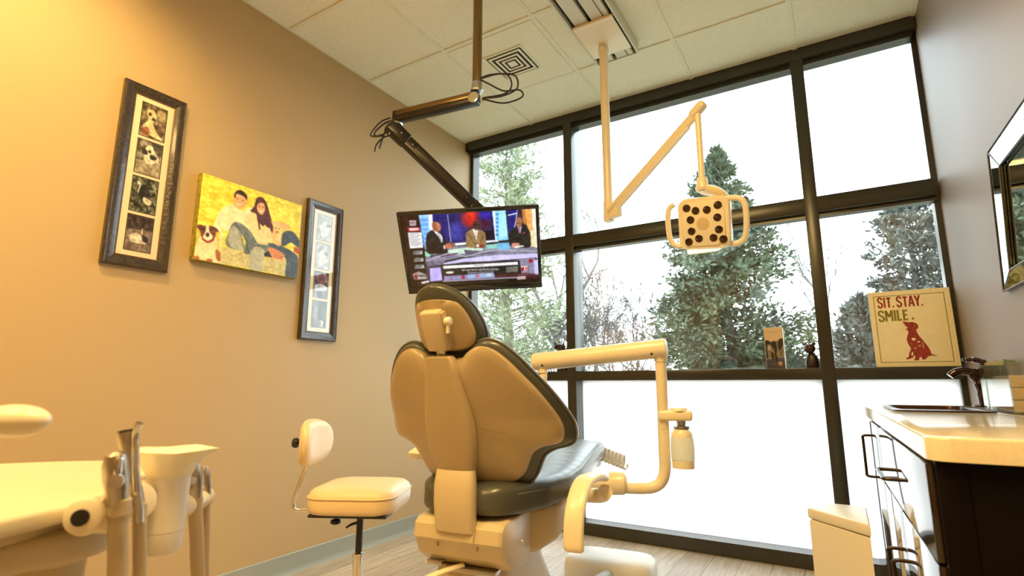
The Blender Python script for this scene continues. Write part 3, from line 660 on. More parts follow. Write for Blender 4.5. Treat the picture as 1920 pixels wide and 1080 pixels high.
# cable loops at both joints
def loop(pts, r=0.0042): MB().tube(cr(pts, 7), r, 8).build('cable_loop', M['cable'], mt, True)
b0 = V((px, py, 0))
loop([b0 + V((0.022, 0.0, 2.446)), b0 + V((0.065, 0.03, 2.466)), b0 + V((0.13, 0.07, 2.466)), b0 + V((0.15, 0.085, 2.411)), b0 + V((0.12, 0.07, 2.366)), b0 + V((0.03, 0.01, 2.341))])
loop([b0 + V((0.022, 0.0, 2.441)), b0 + V((0.09, 0.05, 2.471)), b0 + V((0.165, 0.09, 2.461)), b0 + V((0.175, 0.095, 2.391)), b0 + V((0.11, 0.06, 2.351)), b0 + V((0.03, 0.005, 2.336))])
loop([b0 + V((0.02, -0.005, 2.436)), b0 + V((0.06, 0.02, 2.411)), b0 + V((0.12, 0.06, 2.376)), b0 + V((0.185, 0.10, 2.381)), b0 + V((0.195, 0.11, 2.346)), b0 + V((0.12, 0.06, 2.311)), b0 + V((0.03, 0.0, 2.331))])
k0 = e1.copy()
loop([k0 + V((-0.02, -0.01, -0.01)), k0 + V((-0.06, -0.03, -0.03)), k0 + V((-0.10, -0.05, -0.075)), k0 + V((-0.085, -0.05, -0.10)), k0 + V((-0.03, -0.03, -0.085)), k0 + V((-0.01, -0.02, -0.075))], 0.005)
loop([k0 + V((-0.02, 0.0, -0.02)), k0 + V((-0.05, -0.02, -0.06)), k0 + V((-0.065, -0.03, -0.12)), k0 + V((-0.075, -0.035, -0.165))], 0.005)
loop([k0 + V((-0.015, -0.02, -0.10)), k0 + V((-0.05, -0.04, -0.115)), k0 + V((-0.085, -0.05, -0.15)), k0 + V((-0.095, -0.05, -0.185))], 0.004)
loop([k0 + V((-0.02, -0.02, 0.0)), k0 + V((-0.075, -0.04, -0.02)), k0 + V((-0.12, -0.06, -0.09)), k0 + V((-0.04, -0.04, -0.105))], 0.004)

# ------------------------------------------------------------------ ceiling track with the operatory light
ZT = 2.865
tr = thing('ceiling_track', 'long cream slotted ceiling rail holding the white operatory light', 'ceiling track', (1.535, 1.2, H))
M['track'] = mat('track_enamel', (0.62, 0.59, 0.46), 0.4)
x0, x1, y0, y1 = 1.415, 1.652, -0.6, 2.80
MB().box((x0 - 0.012, y0, ZT), (x0, y1, H - 0.001), 0.003).build('side_rail', M['track'], tr, True)
MB().box((x1, y0, ZT), (x1 + 0.012, y1, H - 0.001), 0.003).build('side_rail', M['track'], tr, True)
MB().box((x0, y0, ZT + 0.03), (x1, y1, H - 0.001)).build('channel', M['dark'], tr, True)
MB().box((x0, y1 - 0.004, ZT + 0.003), (x1, y1, ZT + 0.035)).build('end_cap', M['track'], tr, True)
for xa, xb in ((x0 + 0.022, x0 + 0.098), (x0 + 0.118, x1 - 0.055), (x1 - 0.050, x1 - 0.020)):
    MB().box((xa, y0, ZT + 0.006), (xb, y1 - 0.006, ZT + 0.032), 0.003).build('cover_strip', M['track'], tr, True)

LX, LY = 1.512, 2.62
ol = thing('operatory_light', 'cream jointed ceiling light with twelve dark lenses and two grab handles', 'dental light', (LX, LY, ZT))
MB().box((x0 + 0.006, LY - 0.20, ZT - 0.012), (x1 - 0.004, LY + 0.09, ZT - 0.001), 0.004).build('trolley_plate', M['cream'], ol, True)
MB().box((x0 + 0.006, LY - 0.225, ZT - 0.012), (x1 - 0.004, LY - 0.196, ZT + 0.006), 0.005).build('plate_lip', M['cream'], ol, True)
MB().lathe([(0.024, 1.90), (0.024, ZT - 0.01)], 24, (LX, LY, 0)).build('pole', M['cream'], ol, True)
MB().lathe([(0.0245, ZT - 0.06), (0.030, ZT - 0.056), (0.030, ZT - 0.026), (0.0245, ZT - 0.010)], 24, (LX, LY, 0)).build('pole_collar', M['cream'], ol, True)
MB().lathe([(0.001, 1.812), (0.022, 1.812), (0.027, 1.818), (0.028, 1.92), (0.0245, 1.93)], 24, (LX, LY, 0)).build('pole_foot', M['cream'], ol, True)
pA = V((LX + 0.035, LY - 0.03, 1.872)); pB = V((2.045, 2.352, 2.168)); dl = (pB - pA).normalized()
A5 = axes(V((0, 0, 1)) - dl * dl.z, dl)
MB().obox((LX + 0.03, LY - 0.02, 1.845), (0.11, 0.04, 0.05), axes((0, 0, 1), (dl.x, dl.y, 0)), 0.008, 2).build('knuckle', M['cream'], ol, True)
MB().tube([pA - dl * 0.02, pA + dl * 0.02, pB - dl * 0.02, pB], [0.022, 0.024, 0.021, 0.019], 16, flat=(1.15, 0.85), up=A5.col[2]).build('spring_arm', M['cream'], ol, True)
MB().tube([pA + dl * 0.03 - A5.col[2] * 0.024, pB - dl * 0.06 - A5.col[2] * 0.020], 0.012, 10).build('arm_shroud', M['white'], ol, True)
MB().obox(pB + dl * 0.012 + V((0, 0, 0.006)), (0.085, 0.046, 0.044), A5, 0.016, 3).build('arm_end', M['cream'], ol, True)
MB().obox(pA + dl * 0.015 - A5.col[1] * 0.022, (0.07, 0.008, 0.02), A5, 0.003).build('arm_latch', M['cream'], ol, True)
DX, DY = pB.x + 0.008, pB.y - 0.004
MB().lathe([(0.0135, 1.842), (0.0145, 2.16)], 18, (DX, DY, 0)).build('drop_tube', M['cream'], ol, True)
MB().lathe([(0.001, 1.80), (0.022, 1.80), (0.026, 1.806), (0.024, 1.842), (0.019, 1.856), (0.0136, 1.858)], 20, (DX, DY, 0)).build('swivel', M['cream'], ol, True)
hc = V((2.050, 2.345, 1.645)); hn = V((-0.10, -0.93, -0.30)).normalized()
hz = V((0.10, 0, 1)); hz = (hz - hn * hz.dot(hn)).normalized(); hx = hz.cross(hn) * -1
if hx.x < 0: hx = -hx
HR = Matrix((hx, hz, hx.cross(hz))).transposed()        # local x right, y up, z toward the patient
if HR.col[2].dot(hn) < 0: HR = Matrix((hx, hz, hn)).transposed()
HM = Matrix.Translation(hc) @ HR.to_4x4()
ye = HM.inverted() @ V((DX, DY, 1.81))
MB().tube(cr([(ye.x, ye.y, ye.z), (ye.x + 0.004, ye.y - 0.012, ye.z - 0.02), (0.05, 0.13, -0.045), (0.075, 0.085, -0.075), (0.06, 0.02, -0.078)], 6), [0.022, 0.028, 0.024, 0.022, 0.022], 14, M=HM, flat=(0.75, 1.5)).build('yoke', M['cream'], ol, True)
ex = HM @ V((ye.x - 0.004, ye.y - 0.012, ye.z + 0.012))
MB().ell((ye.x + 0.0, ye.y - 0.014, ye.z), (0.034, 0.026, 0.030), u=20, v=12).build('yoke_cap', M['creamdk'], ol, False) if False else None
hw_, hh_ = 0.112, 0.114
out = rrect(-hw_, -hh_, hw_, hh_, 0.040, 5)
rings = []
for k, (sc_, z) in enumerate(((0.70, -0.066), (0.86, -0.060), (0.97, -0.035), (1.0, -0.010), (0.985, 0.004), (0.95, 0.012))):
    rings.append([(p[0] * sc_, p[1] * sc_, z) for p in out])
MB().loft(rings, True, HM).build('lamp_housing', M['cream'], ol, True)
octo = [(-0.092, 0.05), (-0.062, 0.098), (0.062, 0.098), (0.092, 0.05), (0.092, -0.05), (0.062, -0.098), (-0.062, -0.098), (-0.092, -0.05)]
MB().prism(octo, 0.010, 0.018, 0.005, HM).build('face_plate', M['cream'], ol, True)
M['lens'] = mat('dark_amber_lens', (0.035, 0.014, 0.006), 0.08, coat=0.6)
lens = [(-0.066, 0.072), (-0.028, 0.058), (0.020, 0.058), (0.066, 0.074), (-0.052, 0.020), (0.062, 0.022), (-0.050, -0.030), (0.066, -0.030), (-0.064, -0.076), (-0.020, -0.064), (0.042, -0.064), (0.082, -0.072)]
for lx_, ly_ in lens:
    MB().lathe([(0.001, 0.0195), (0.0165, 0.0215), (0.0175, 0.0205), (0.0182, 0.017), (0.001, 0.017)], 20, (lx_, ly_, 0)).build('lens', M['lens'], ol, False) if False else None
    t_ = MB(); t_.lathe([(0.001, 0.0192), (0.0160, 0.0205), (0.0168, 0.0200), (0.0172, 0.017), (0.001, 0.017)], 20); t_.v = [HM @ (p + V((lx_, ly_, 0))) for p in t_.v]
    le = t_.build('lens', M['lens'], ol, True); 
b_ = MB(); b_.lathe([(0.001, 0.0205), (0.026, 0.0200), (0.0275, 0.017), (0.001, 0.017)], 28); b_.v = [HM @ p for p in b_.v]
b_.build('centre_badge', mat('badge_cream', (0.62, 0.50, 0.30), 0.3), ol, True)
for sx in (-1, 1):
    pts = [(sx * 0.085, -0.098, -0.030), (sx * 0.125, -0.098, -0.030), (sx * 0.155, -0.080, -0.028), (sx * 0.166, -0.040, -0.026), (sx * 0.168, 0.03, -0.026), (sx * 0.160, 0.075, -0.028), (sx * 0.135, 0.095, -0.030)]
    if sx > 0: pts.append((0.085, 0.098, -0.034))
    MB().tube(cr(pts, 5), 0.0125, 12, M=HM).build('grab_handle', M['cream'], ol, True)

# ------------------------------------------------------------------ supply-air vent in the next tile
vt = thing('air_vent', 'square louvred supply-air grille in the ceiling behind the television pole', 'air vent', (0.93, 2.585, H))
vx, vy, zz = 0.925, 2.59, H - 0.008
def ring_box(h, w, z0, z1):
    mb = MB()
    mb.box((vx - h, vy - h, z0), (vx + h, vy - h + w, z1)).box((vx - h, vy + h - w, z0), (vx + h, vy + h, z1)).box((vx - h, vy - h + w, z0), (vx - h + w, vy + h - w, z1)).box((vx + h - w, vy - h + w, z0), (vx + h, vy + h - w, z1)); return mb
MB().box((vx - 0.29, vy - 0.29, H - 0.0045), (vx + 0.29, vy + 0.29, H + 0.002)).build('panel', M['ceil'], vt, True)
ring_box(0.135, 0.012, H - 0.010, H - 0.004).build('face_frame', M['tbar'], vt, True)
MB().box((vx - 0.124, vy - 0.124, H - 0.0055), (vx + 0.124, vy + 0.124, H - 0.0044)).build('duct_throat', M['dark'], vt, True)  # flat near-black plate paints the shade up the duct
for h, w in ((0.112, 0.014), (0.080, 0.013), (0.052, 0.012)):
    o = ring_box(h, w, H - 0.013, H - 0.008).build('louvre', M['tbar'], vt, True)
MB().box((vx - 0.026, vy - 0.026, H - 0.013), (vx + 0.026, vy + 0.026, H - 0.008)).build('louvre', M['tbar'], vt, True)
# ------------------------------------------------------------------ dental chair (local frame: x right, y toward the window, z up)
ch = thing('dental_chair', 'cream and charcoal dental chair seen from behind, facing the window', 'dental chair', (1.55, 1.25, 0), math.radians(7))
half = [(0.0, 1.022), (0.040, 1.022), (0.056, 1.026), (0.073, 1.040), (0.098, 1.051), (0.122, 1.051), (0.150, 1.039), (0.182, 1.010), (0.211, 0.974), (0.238, 0.937), (0.259, 0.898),
        (0.274, 0.862), (0.281, 0.830), (0.276, 0.803), (0.262, 0.790), (0.244, 0.785), (0.222, 0.780), (0.195, 0.766), (0.180, 0.742), (0.164, 0.710), (0.138, 0.685), (0.100, 0.672), (0.05, 0.668), (0.0, 0.667)]
full = half + [(-x, z) for x, z in half[-2:0:-1]]
full = [(p.x, p.y) for p in cr([(x, z, 0) for x, z in full], 3, True)]
CZ = 0.85
def yplane(z):
    return 0.10 - (z - 0.62) * 0.43
def ysurf(x, z, t):
    w = min(1, max(0, (1.06 - z) / 0.2))
    return yplane(z) + 0.075 * w * (abs(x) / 0.28) ** 2 - 0.016 * (1 - t ** 4) - 0.022 * max(0, 1 - (x / 0.11) ** 2) * (1 - t ** 6)
def ring(t, dx, dy, grow=0.0):
    out = []
    for x, z in full:
        r = math.hypot(x, z - CZ); k = t + grow / r
        X, Z = x * k, CZ + (z - CZ) * k
        out.append((X, ysurf(X, Z, min(t, 1)) + dy, Z))
    return out
rs = [ring(0.02, 0, 0)] + [ring(t, 0, 0) for t in (0.15, 0.3, 0.45, 0.6, 0.75, 0.88, 0.95)] + [ring(1.0, 0, 0.004), ring(1.0, 0, 0.012, 0.003), ring(1.0, 0, 0.026, 0.003), ring(0.97, 0, 0.032)] + [ring(0.5, 0, 0.03), ring(0.02, 0, 0.03)]
MB().loft(rs).build('backrest_shell', M['tan'], ch, angle=50)
rs = [ring(0.02, 0, 0.026), ring(0.6, 0, 0.026), ring(0.96, 0, 0.022), ring(1.0, 0, 0.026, 0.010), ring(1.0, 0, 0.034, 0.020), ring(1.0, 0, 0.050, 0.027), ring(1.0, 0, 0.068, 0.026), ring(1.0, 0, 0.084, 0.016), ring(0.95, 0, 0.096), ring(0.7, 0, 0.10), ring(0.3, 0, 0.09), ring(0.02, 0, 0.085)]
bc = MB().loft(rs).build('backrest_cushion', M['vinyl'], ch, angle=60)
pp = ring(1.0, 0, 0.045, 0.0275); pp.append(pp[0])
MB().tube(pp, 0.0035, 8, cap=False).build('piping', M['seam'], bc)
# spine cover running down the middle of the shell
def spring(z, hw, yb, th, n=20):
    o = []
    for k in range(n):
        a = 2 * PI * k / n; c, s_ = math.cos(a), math.sin(a)
        o.append((hw * math.copysign(abs(c) ** 0.55, c), yb + th / 2 + th / 2 * math.copysign(abs(s_) ** 0.6, s_), z))
    return o
st = [(1.030, 0.036, -0.108, 0.03), (1.022, 0.044, -0.121, 0.05), (0.98, 0.051, -0.110, 0.055), (0.93, 0.060, -0.094, 0.06), (0.88, 0.070, -0.078, 0.06), (0.83, 0.076, -0.060, 0.055), (0.78, 0.073, -0.043, 0.05), (0.745, 0.063, -0.030, 0.05), (0.722, 0.058, -0.022, 0.05), (0.712, 0.052, -0.016, 0.04)]
MB().loft([spring(*s_) for s_ in st]).build('spine_cover', M['tan'], ch, angle=60)
st = [(0.735, 0.050, -0.008, 0.03), (0.715, 0.059, -0.022, 0.045), (0.68, 0.063, -0.028, 0.05), (0.63, 0.0635, -0.028, 0.05), (0.59, 0.062, -0.022, 0.045), (0.555, 0.061, -0.014, 0.04)]
MB().loft([spring(*s_) for s_ in st]).build('backrest_bracket', M['chairc'], ch, angle=60)
# headrest
hr = MB()
hh = [(0.0, 1.212), (0.030, 1.208), (0.058, 1.194), (0.078, 1.172), (0.090, 1.145), (0.097, 1.112), (0.096, 1.085), (0.084, 1.064), (0.060, 1.052), (0.03, 1.047), (0, 1.046)]
hf = hh + [(-x, z) for x, z in hh[-2:0:-1]]
hf = [(p.x, p.y) for p in cr([(x, z, 0) for x, z in hf], 3, True)]
HZ = 1.12
def hyp(z): return -0.088 - (z - 1.05) * 0.50
def hring(t, dy, grow=0.0, dz=0.0):
    o = []
    for x, z in hf:
        r = math.hypot(x, z - HZ); k = t + grow / r
        X, Z = x * k, HZ + (z - HZ) * k + dz
        if dz and Z > 1.172: Z = 1.172 + (Z - 1.172) * 0.25
        o.append((X, hyp(Z) + dy + 0.05 * (X / 0.1) ** 2, Z))
    return o
MB().loft([hring(0.02, -0.006), hring(0.5, -0.006), hring(0.84, -0.004, 0, -0.008), hring(0.93, 0.002, 0, -0.007), hring(0.94, 0.015, 0, -0.007), hring(0.5, 0.02), hring(0.02, 0.02)]).build('headrest_shell', M['tan'], ch, angle=50)
hcush = MB().loft([hring(0.02, 0.008), hring(0.75, 0.006), hring(0.95, 0.004), hring(1.0, 0.008, 0.002), hring(1.0, 0.022, 0.007), hring(1.0, 0.045, 0.009), hring(1.0, 0.068, 0.003), hring(0.88, 0.084), hring(0.5, 0.088), hring(0.02, 0.085)]).build('headrest_cushion', M['vinyl'], ch, angle=60)
MB().tube([(x, y, z) for x, y, z in hring(1.0, 0.030, 0.0095)] + [hring(1.0, 0.030, 0.0095)[0]], 0.0022, 6, cap=False).build('piping', M['seam'], hcush)
hb = MB(); hb.obox((0.003, -0.131, 1.097), (0.062, 0.032, 0.115), Matrix.Rotation(math.radians(27), 3, 'X'), 0.008, 3)
hb.build('headrest_bracket', M['chairc'], ch)
MB().obox((0.033, -0.125, 1.096), (0.014, 0.026, 0.108), Matrix.Rotation(math.radians(27), 3, 'X'), 0.004, 2).build('bracket_channel', M['tan'], ch)
kb = MB().lathe([(0.001, 0.012), (0.010, 0.011), (0.012, 0.006), (0.011, -0.006), (0.001, -0.008)], 16, (0.045, -0.139, 1.119), axes((1, 0, 0))).obox((0.047, -0.137, 1.103), (0.010, 0.012, 0.036), None, 0.004).build('locking_lever', M['cream'], ch)
for sx, sz in ((-0.021, 1.133), (0.017, 1.135), (0.020, 1.067)):
    MB().lathe([(0.001, 0.002), (0.003, 0.002), (0.003, -0.002), (0.001, -0.002)], 10, (sx, hyp(sz) - 0.0150 - 0.0, sz), axes((0, -1, 0.5))).build('screw', M['dark'], ch)
MB().obox((0.0, -0.088, 1.036), (0.026, 0.018, 0.05), Matrix.Rotation(math.radians(20), 3, 'X'), 0.003).build('headrest_bar', M['steel'], ch)
# seat and leg rest cushion
stn = [(0.012, 0.085, 0.610, 0.655), (0.022, 0.115, 0.596, 0.672), (0.06, 0.145, 0.588, 0.682), (0.12, 0.172, 0.584, 0.683), (0.20, 0.204, 0.584, 0.682), (0.32, 0.232, 0.590, 0.684), (0.44, 0.236, 0.602, 0.694), (0.56, 0.226, 0.622, 0.708), (0.68, 0.214, 0.640, 0.720), (0.80, 0.200, 0.648, 0.726), (0.90, 0.188, 0.640, 0.722), (0.98, 0.168, 0.628, 0.708), (1.02, 0.130, 0.632, 0.690)]
yv = [s_[0] for s_ in stn]
def sect(y):
    for i in range(len(stn) - 1):
        if stn[i][0] <= y <= stn[i + 1][0]:
            t = (y - stn[i][0]) / (stn[i + 1][0] - stn[i][0]); t = t * t * (3 - 2 * t) if False else t
            return [a + (b - a) * t for a, b in zip(stn[i], stn[i + 1])]
    return list(stn[-1])
rings = []
NS = 60
for k in range(NS + 1):
    y = stn[0][0] + (stn[-1][0] - stn[0][0]) * k / NS; _, hw, z0, z1 = sect(y)
    r = superellipse(hw, z0, z1, 40, 0.38, y)
    puck = 0.0015 * max(0, math.sin(k * 1.9)) * (1 if 0.25 < y < 0.6 else 0.15)
    r = [(x, yy, z - (puck if z > (z0 + z1) / 2 and abs(x) > hw * .55 else 0)) for x, yy, z in r]
    rings.append(r)
sc = MB().loft(rings).build('seat_cushion', M['vinyl'], ch, angle=70)
for s_ in (-1, 1):
    pts = []
    for k in range(4, NS - 1, 2):
        y = stn[0][0] + (stn[-1][0] - stn[0][0]) * k / NS; _, hw, z0, z1 = sect(y); pts.append((s_ * hw * 0.985, y, z0 + (z1 - z0) * 0.66))
    MB().tube(pts, 0.003, 8).build('piping', M['seam'], sc)
# moulded pan under the seat
pan = [(0.21, 0.125, 0.452, 0.592), (0.24, 0.165, 0.452, 0.594), (0.30, 0.196, 0.470, 0.598), (0.42, 0.200, 0.510, 0.610), (0.55, 0.192, 0.555, 0.630), (0.70, 0.178, 0.596, 0.648), (0.85, 0.165, 0.610, 0.652), (0.94, 0.150, 0.618, 0.645)]
MB().loft([superellipse(hw, z0, z1, 32, 0.30, y) for y, hw, z0, z1 in pan]).build('seat_pan', M['chairc'], ch, angle=55)
MB().loft([superellipse(hw, z0, z1, 32, 0.35, y) for y, hw, z0, z1 in [(0.93, 0.14, 0.60, 0.66), (0.99, 0.15, 0.595, 0.675), (1.035, 0.14, 0.605, 0.68), (1.045, 0.12, 0.615, 0.672)]]).build('toe_board', mat('pale_grey_plastic', (0.55, 0.62, 0.64), 0.3), ch)
# rear motor housing
def hprof(x):   # profile in y,z
    return [(0.215, 0.588), (0.06, 0.585), (0.022, 0.580), (0.004, 0.565), (0.0, 0.530), (0.010, 0.522), (0.030, 0.480), (0.075, 0.448), (0.215, 0.440)]
rg = []
for x, k in ((-0.142, 0.86), (-0.139, 0.95), (-0.130, 1.0), (-0.066, 1.0), (0.066, 1.0), (0.130, 1.0), (0.139, 0.95), (0.142, 0.86)):
    rg.append([(x, 0.12 + (y - 0.12) * k, 0.515 + (z - 0.515) * k) for y, z in hprof(x)])
MB().loft(rg).build('motor_housing', M['chairc'], ch, angle=28)
MB().loft([[(x, y, z) for x, y, z in ((-0.072, -0.0035, 0.568), (0.062, -0.0035, 0.568), (0.058, -0.0045, 0.531), (-0.076, -0.0045, 0.531))], [(x, y, z) for x, y, z in ((-0.072, 0.02, 0.568), (0.062, 0.02, 0.568), (0.058, 0.02, 0.531), (-0.076, 0.02, 0.531))]]).build('housing_inset', M['chairc'], ch)
MB().lathe([(0.001, 0.003), (0.006, 0.003), (0.007, 0), (0.001, 0)], 14, (0.141, 0.14, 0.510), axes((1, 0, 0))).build('screw_cap', M['steel'], ch)
for s_ in (-1, 1):
    MB().obox((s_ * 0.062, 0.012, 0.512), (0.004, 0.006, 0.010), None, 0.001).build('housing_clip', M['tan'], ch)
MB().tube(cr([(-0.005, 0.06, 0.452), (-0.045, 0.02, 0.442), (-0.082, -0.015, 0.428)], 4), 0.011, 10, flat=(0.5, 1.2)).build('release_lever', M['cream'], ch)
MB().obox((-0.09, 0.05, 0.453), (0.05, 0.02, 0.012), None, 0.003).obox((0.02, 0.07, 0.44), (0.16, 0.05, 0.014), None, 0.003).build('hinge_bracket', M['steel'], ch)
# lift column and floor plate
MB().loft([superellipse(hw, y0, y1, 24, 0.35, 0) for hw, y0, y1 in ((0.10, 0.05, 0.30),)] * 1 + []) if False else None
def slab(z, hw, y0, y1, n=28): return [(x, y, z) for x, _, y in superellipse(hw, y0, y1, n, 0.35)]
MB().loft([slab(0.445, 0.110, 0.06, 0.40), slab(0.40, 0.115, 0.05, 0.42), slab(0.25, 0.12, 0.08, 0.55), slab(0.10, 0.13, 0.12, 0.66), slab(0.075, 0.13, 0.12, 0.68)]).build('lift_column', M['chairc'], ch)
MB().loft([slab(0.0, 0.20, -0.02, 1.02), slab(0.055, 0.20, -0.02, 1.02), slab(0.085, 0.185, 0.0, 1.0)]).build('floor_plate', M['white'], ch, angle=30)
# arms
def arm(pts, w, th):
    mb = MB(); mb.tube(cr(pts, 6), 1.0, 18, flat=(th, w), up=None); return mb
def band(mb, pts, hw, th):
    """flat band along a path in the y-z plane: half width in x, thickness along the path normal"""
    P = cr(pts, 7); rings = []
    n = len(P)
    for i, p in enumerate(P):
        t = (P[min(i + 1, n - 1)] - P[max(i - 1, 0)]).normalized(); nv = V((0, -t.z, t.y)); nv.normalize()
        k = min(1, 0.5 + min(i, n - 1 - i) * 0.17)
        rr = []
        for j in range(18):
            a = 2 * PI * j / 18; c, s2 = math.cos(a), math.sin(a)
            rr.append(p + V((1, 0, 0)) * hw * k * math.copysign(abs(c) ** .6, c) + nv * th * k * math.copysign(abs(s2) ** .7, s2))
        rings.append(rr)
    mb.loft(rings); return mb
band(MB(), [(0.340, 0.30, 0.668), (0.340, 0.22, 0.690), (0.332, 0.13, 0.688), (0.328, 0.075, 0.650), (0.326, 0.050, 0.600), (0.326, 0.045, 0.545), (0.326, 0.05, 0.535)], 0.027, 0.011).build('armrest', M['cream'], ch, angle=60)
MB().tube(cr([(0.355, 0.27, 0.640), (0.33, 0.30, 0.622), (0.24, 0.34, 0.610), (0.17, 0.36, 0.60)], 5), 0.022, 12).build('armrest_post', M['cream'], ch)
band(MB(), [(-0.36, 0.62, 0.66), (-0.37, 0.52, 0.70), (-0.375, 0.42, 0.71), (-0.375, 0.36, 0.70), (-0.375, 0.345, 0.69)], 0.030, 0.018).build('armrest', M['cream'], ch, angle=60)
MB().tube(cr([(-0.36, 0.58, 0.665), (-0.32, 0.55, 0.64), (-0.22, 0.50, 0.62), (-0.15, 0.48, 0.61)], 5), 0.022, 12).build('armrest_post', M['cream'], ch)

# ------------------------------------------------------------------ delivery arm beside the chair
da = thing('delivery_arm', 'cream tubular unit arm rising beside the chair, carrying the white bottle', 'dental unit arm', (1.94, 1.945, 0.55))
DAW = lambda *p: V(p)
hub = V((1.765, 1.895, 0.606)); hubd = V((-0.93, -0.36, 0)).normalized()
MB().lathe([(0.001, 0.030), (0.030, 0.028), (0.040, 0.018), (0.042, -0.02), (0.036, -0.034), (0.001, -0.036)], 24, hub - hubd * 0.02, axes(-hubd)).build('hub', M['cream'], da, True)
MB().tube(cr([hub, (1.72, 1.86, 0.602), (1.63, 1.80, 0.60)], 4), 0.020, 14).build('hub_shaft', M['cream'], da, True)
MB().tube(cr([(1.775, 1.90, 0.592), (1.83, 1.925, 0.589), (1.885, 1.952, 0.592), (1.918, 1.965, 0.612), (1.934, 1.965, 0.655), (1.938, 1.956, 0.72), (1.941, 1.948, 0.83)], 8), 0.0205, 18).build('lower_tube', M['cream'], da, True)
MB().cyl((1.941, 1.948, 0.80), (1.952, 1.915, 1.052), 0.0195, 20).build('post', M['cream'], da, True)
MB().cyl((1.951, 1.918, 1.036), (1.953, 1.913, 1.062), 0.0225, 20).build('post_collar', M['cream'], da, True)
bl, brr = V((1.468, 1.850, 1.038)), V((1.978, 1.912, 1.081))
MB().rcyl(bl, brr, 0.0345, 28, 0.25).build('flex_beam', M['cream'], da, True)
for t_ in (0.10, 0.91):
    p = bl + (brr - bl) * t_; MB().lathe([(0.001, 0.002), (0.004, 0.002), (0.004, -0.004), (0.001, -0.004)], 10, p + V((0.0, -0.031, -0.018)), axes((0, -1, -0.6))).build('set_screw', M['dark'], da, True)
MB().tube(cr([(1.508, 1.850, 1.02), (1.513, 1.848, 0.985), (1.506, 1.846, 0.95), (1.485, 1.850, 0.92), (1.45, 1.87, 0.905)], 5), 0.0145, 14).build('tray_drop', M['cream'], da, True)
MB().lathe([(0.015, 1.006), (0.019, 1.006), (0.019, 0.996), (0.015, 0.996)], 18, (1.51, 1.849, 0)).build('drop_collar', M['cream'], da, True)
MB().box((-0.03, -0.030, 0), (0.085, 0.030, 0.036), 0.010, Matrix.Translation((1.955, 1.948, 0.826)) @ Matrix.Rotation(0.35, 4, 'Z'), 3).lathe([(0.034, 0.034), (0.030, 0.044), (0.015, 0.050), (0.001, 0.052)], 24, (1.993, 1.962, 0.826)).build('bottle_bracket', M['cream'], da, True)
M['bottle'] = milky_mat('milky_bottle', (0.90, 0.90, 0.80), 0.55)
wb = thing('water_bottle', 'white plastic water bottle hanging under the unit arm bracket', 'bottle', (1.998, 1.972, 0.66))
bx_, by_ = 1.998, 1.972
MB().lathe([(0.001, 0.664), (0.034, 0.664), (0.037, 0.670), (0.0365, 0.690), (0.040, 0.694), (0.0405, 0.735), (0.039, 0.765), (0.036, 0.772)], 32, (bx_, by_, 0)).build('bottle_body', M['bottle'], wb, True)
MB().lathe([(0.001, 0.664), (0.0375, 0.6645), (0.0385, 0.690), (0.0365, 0.693)], 32, (bx_, by_, 0)).build('base_cup', mat('bottle_base_cream', (0.80, 0.74, 0.55), 0.35), wb, True)
MB().lathe([(0.0365, 0.770), (0.036, 0.782), (0.026, 0.796), (0.022, 0.800), (0.001, 0.800)], 32, (bx_, by_, 0)).build('shoulder', M['cream'], wb, True)
MB().lathe([(0.020, 0.797), (0.0285, 0.799), (0.0285, 0.807), (0.020, 0.809), (0.016, 0.812), (0.016, 0.828), (0.001, 0.828)], 28, (bx_, by_, 0)).build('cap', M['steel'], wb, True)
# coiled hose at the toe end
pts = []
for k in range(120):
    a = k / 120 * 2 * PI * 8; t = k / 120
    pts.append((1.555 + 0.10 * t + 0.0 * math.cos(a), 2.245 + 0.10 * t + 0.028 * math.cos(a), 0.668 - 0.055 * t + 0.028 * math.sin(a)))
ho = MB().tube(pts, 0.006, 8).tube(cr([pts[0], (1.53, 2.22, 0.65), (1.50, 2.20, 0.63)], 4), 0.006, 8).build('coiled_hose', M['white'], None, origin=(1.55, 2.25, 0.63))
tag(ho, 'white coiled hose at the toe end of the dental chair', 'hose')
# floor utility box with its conduit
ub = thing('utility_box', 'low white rounded utility box on the floor under the window', 'utility box', (1.46, 2.62, 0), math.radians(8))
MB().loft([[(x, y, z) for x, _, y in superellipse(hw, y0, y1, 40, 0.5)] for z, hw, y0, y1 in ((0, 0.216, -0.13, 0.13), (0.085, 0.216, -0.13, 0.13), (0.115, 0.212, -0.126, 0.126), (0.134, 0.195, -0.11, 0.11), (0.141, 0.15, -0.07, 0.07))]).build('cover', M['white'], ub, angle=50)
MB().loft([[(x, y, z) for x, _, y in superellipse(hw, y0, y1, 40, 0.5)] for z, hw, y0, y1 in ((0.0, 0.214, -0.132, 0.132), (0.022, 0.214, -0.132, 0.132))]).build('plinth', mat('grey_plinth', (0.28, 0.30, 0.28), 0.5), ub)
MB().tube(cr([(0.02, -0.11, 0.075), (0.0, -0.17, 0.072), (-0.05, -0.26, 0.055), (-0.10, -0.36, 0.05)], 5), 0.032, 16).build('conduit', mat('grey_conduit', (0.55, 0.55, 0.52), 0.4), ub)

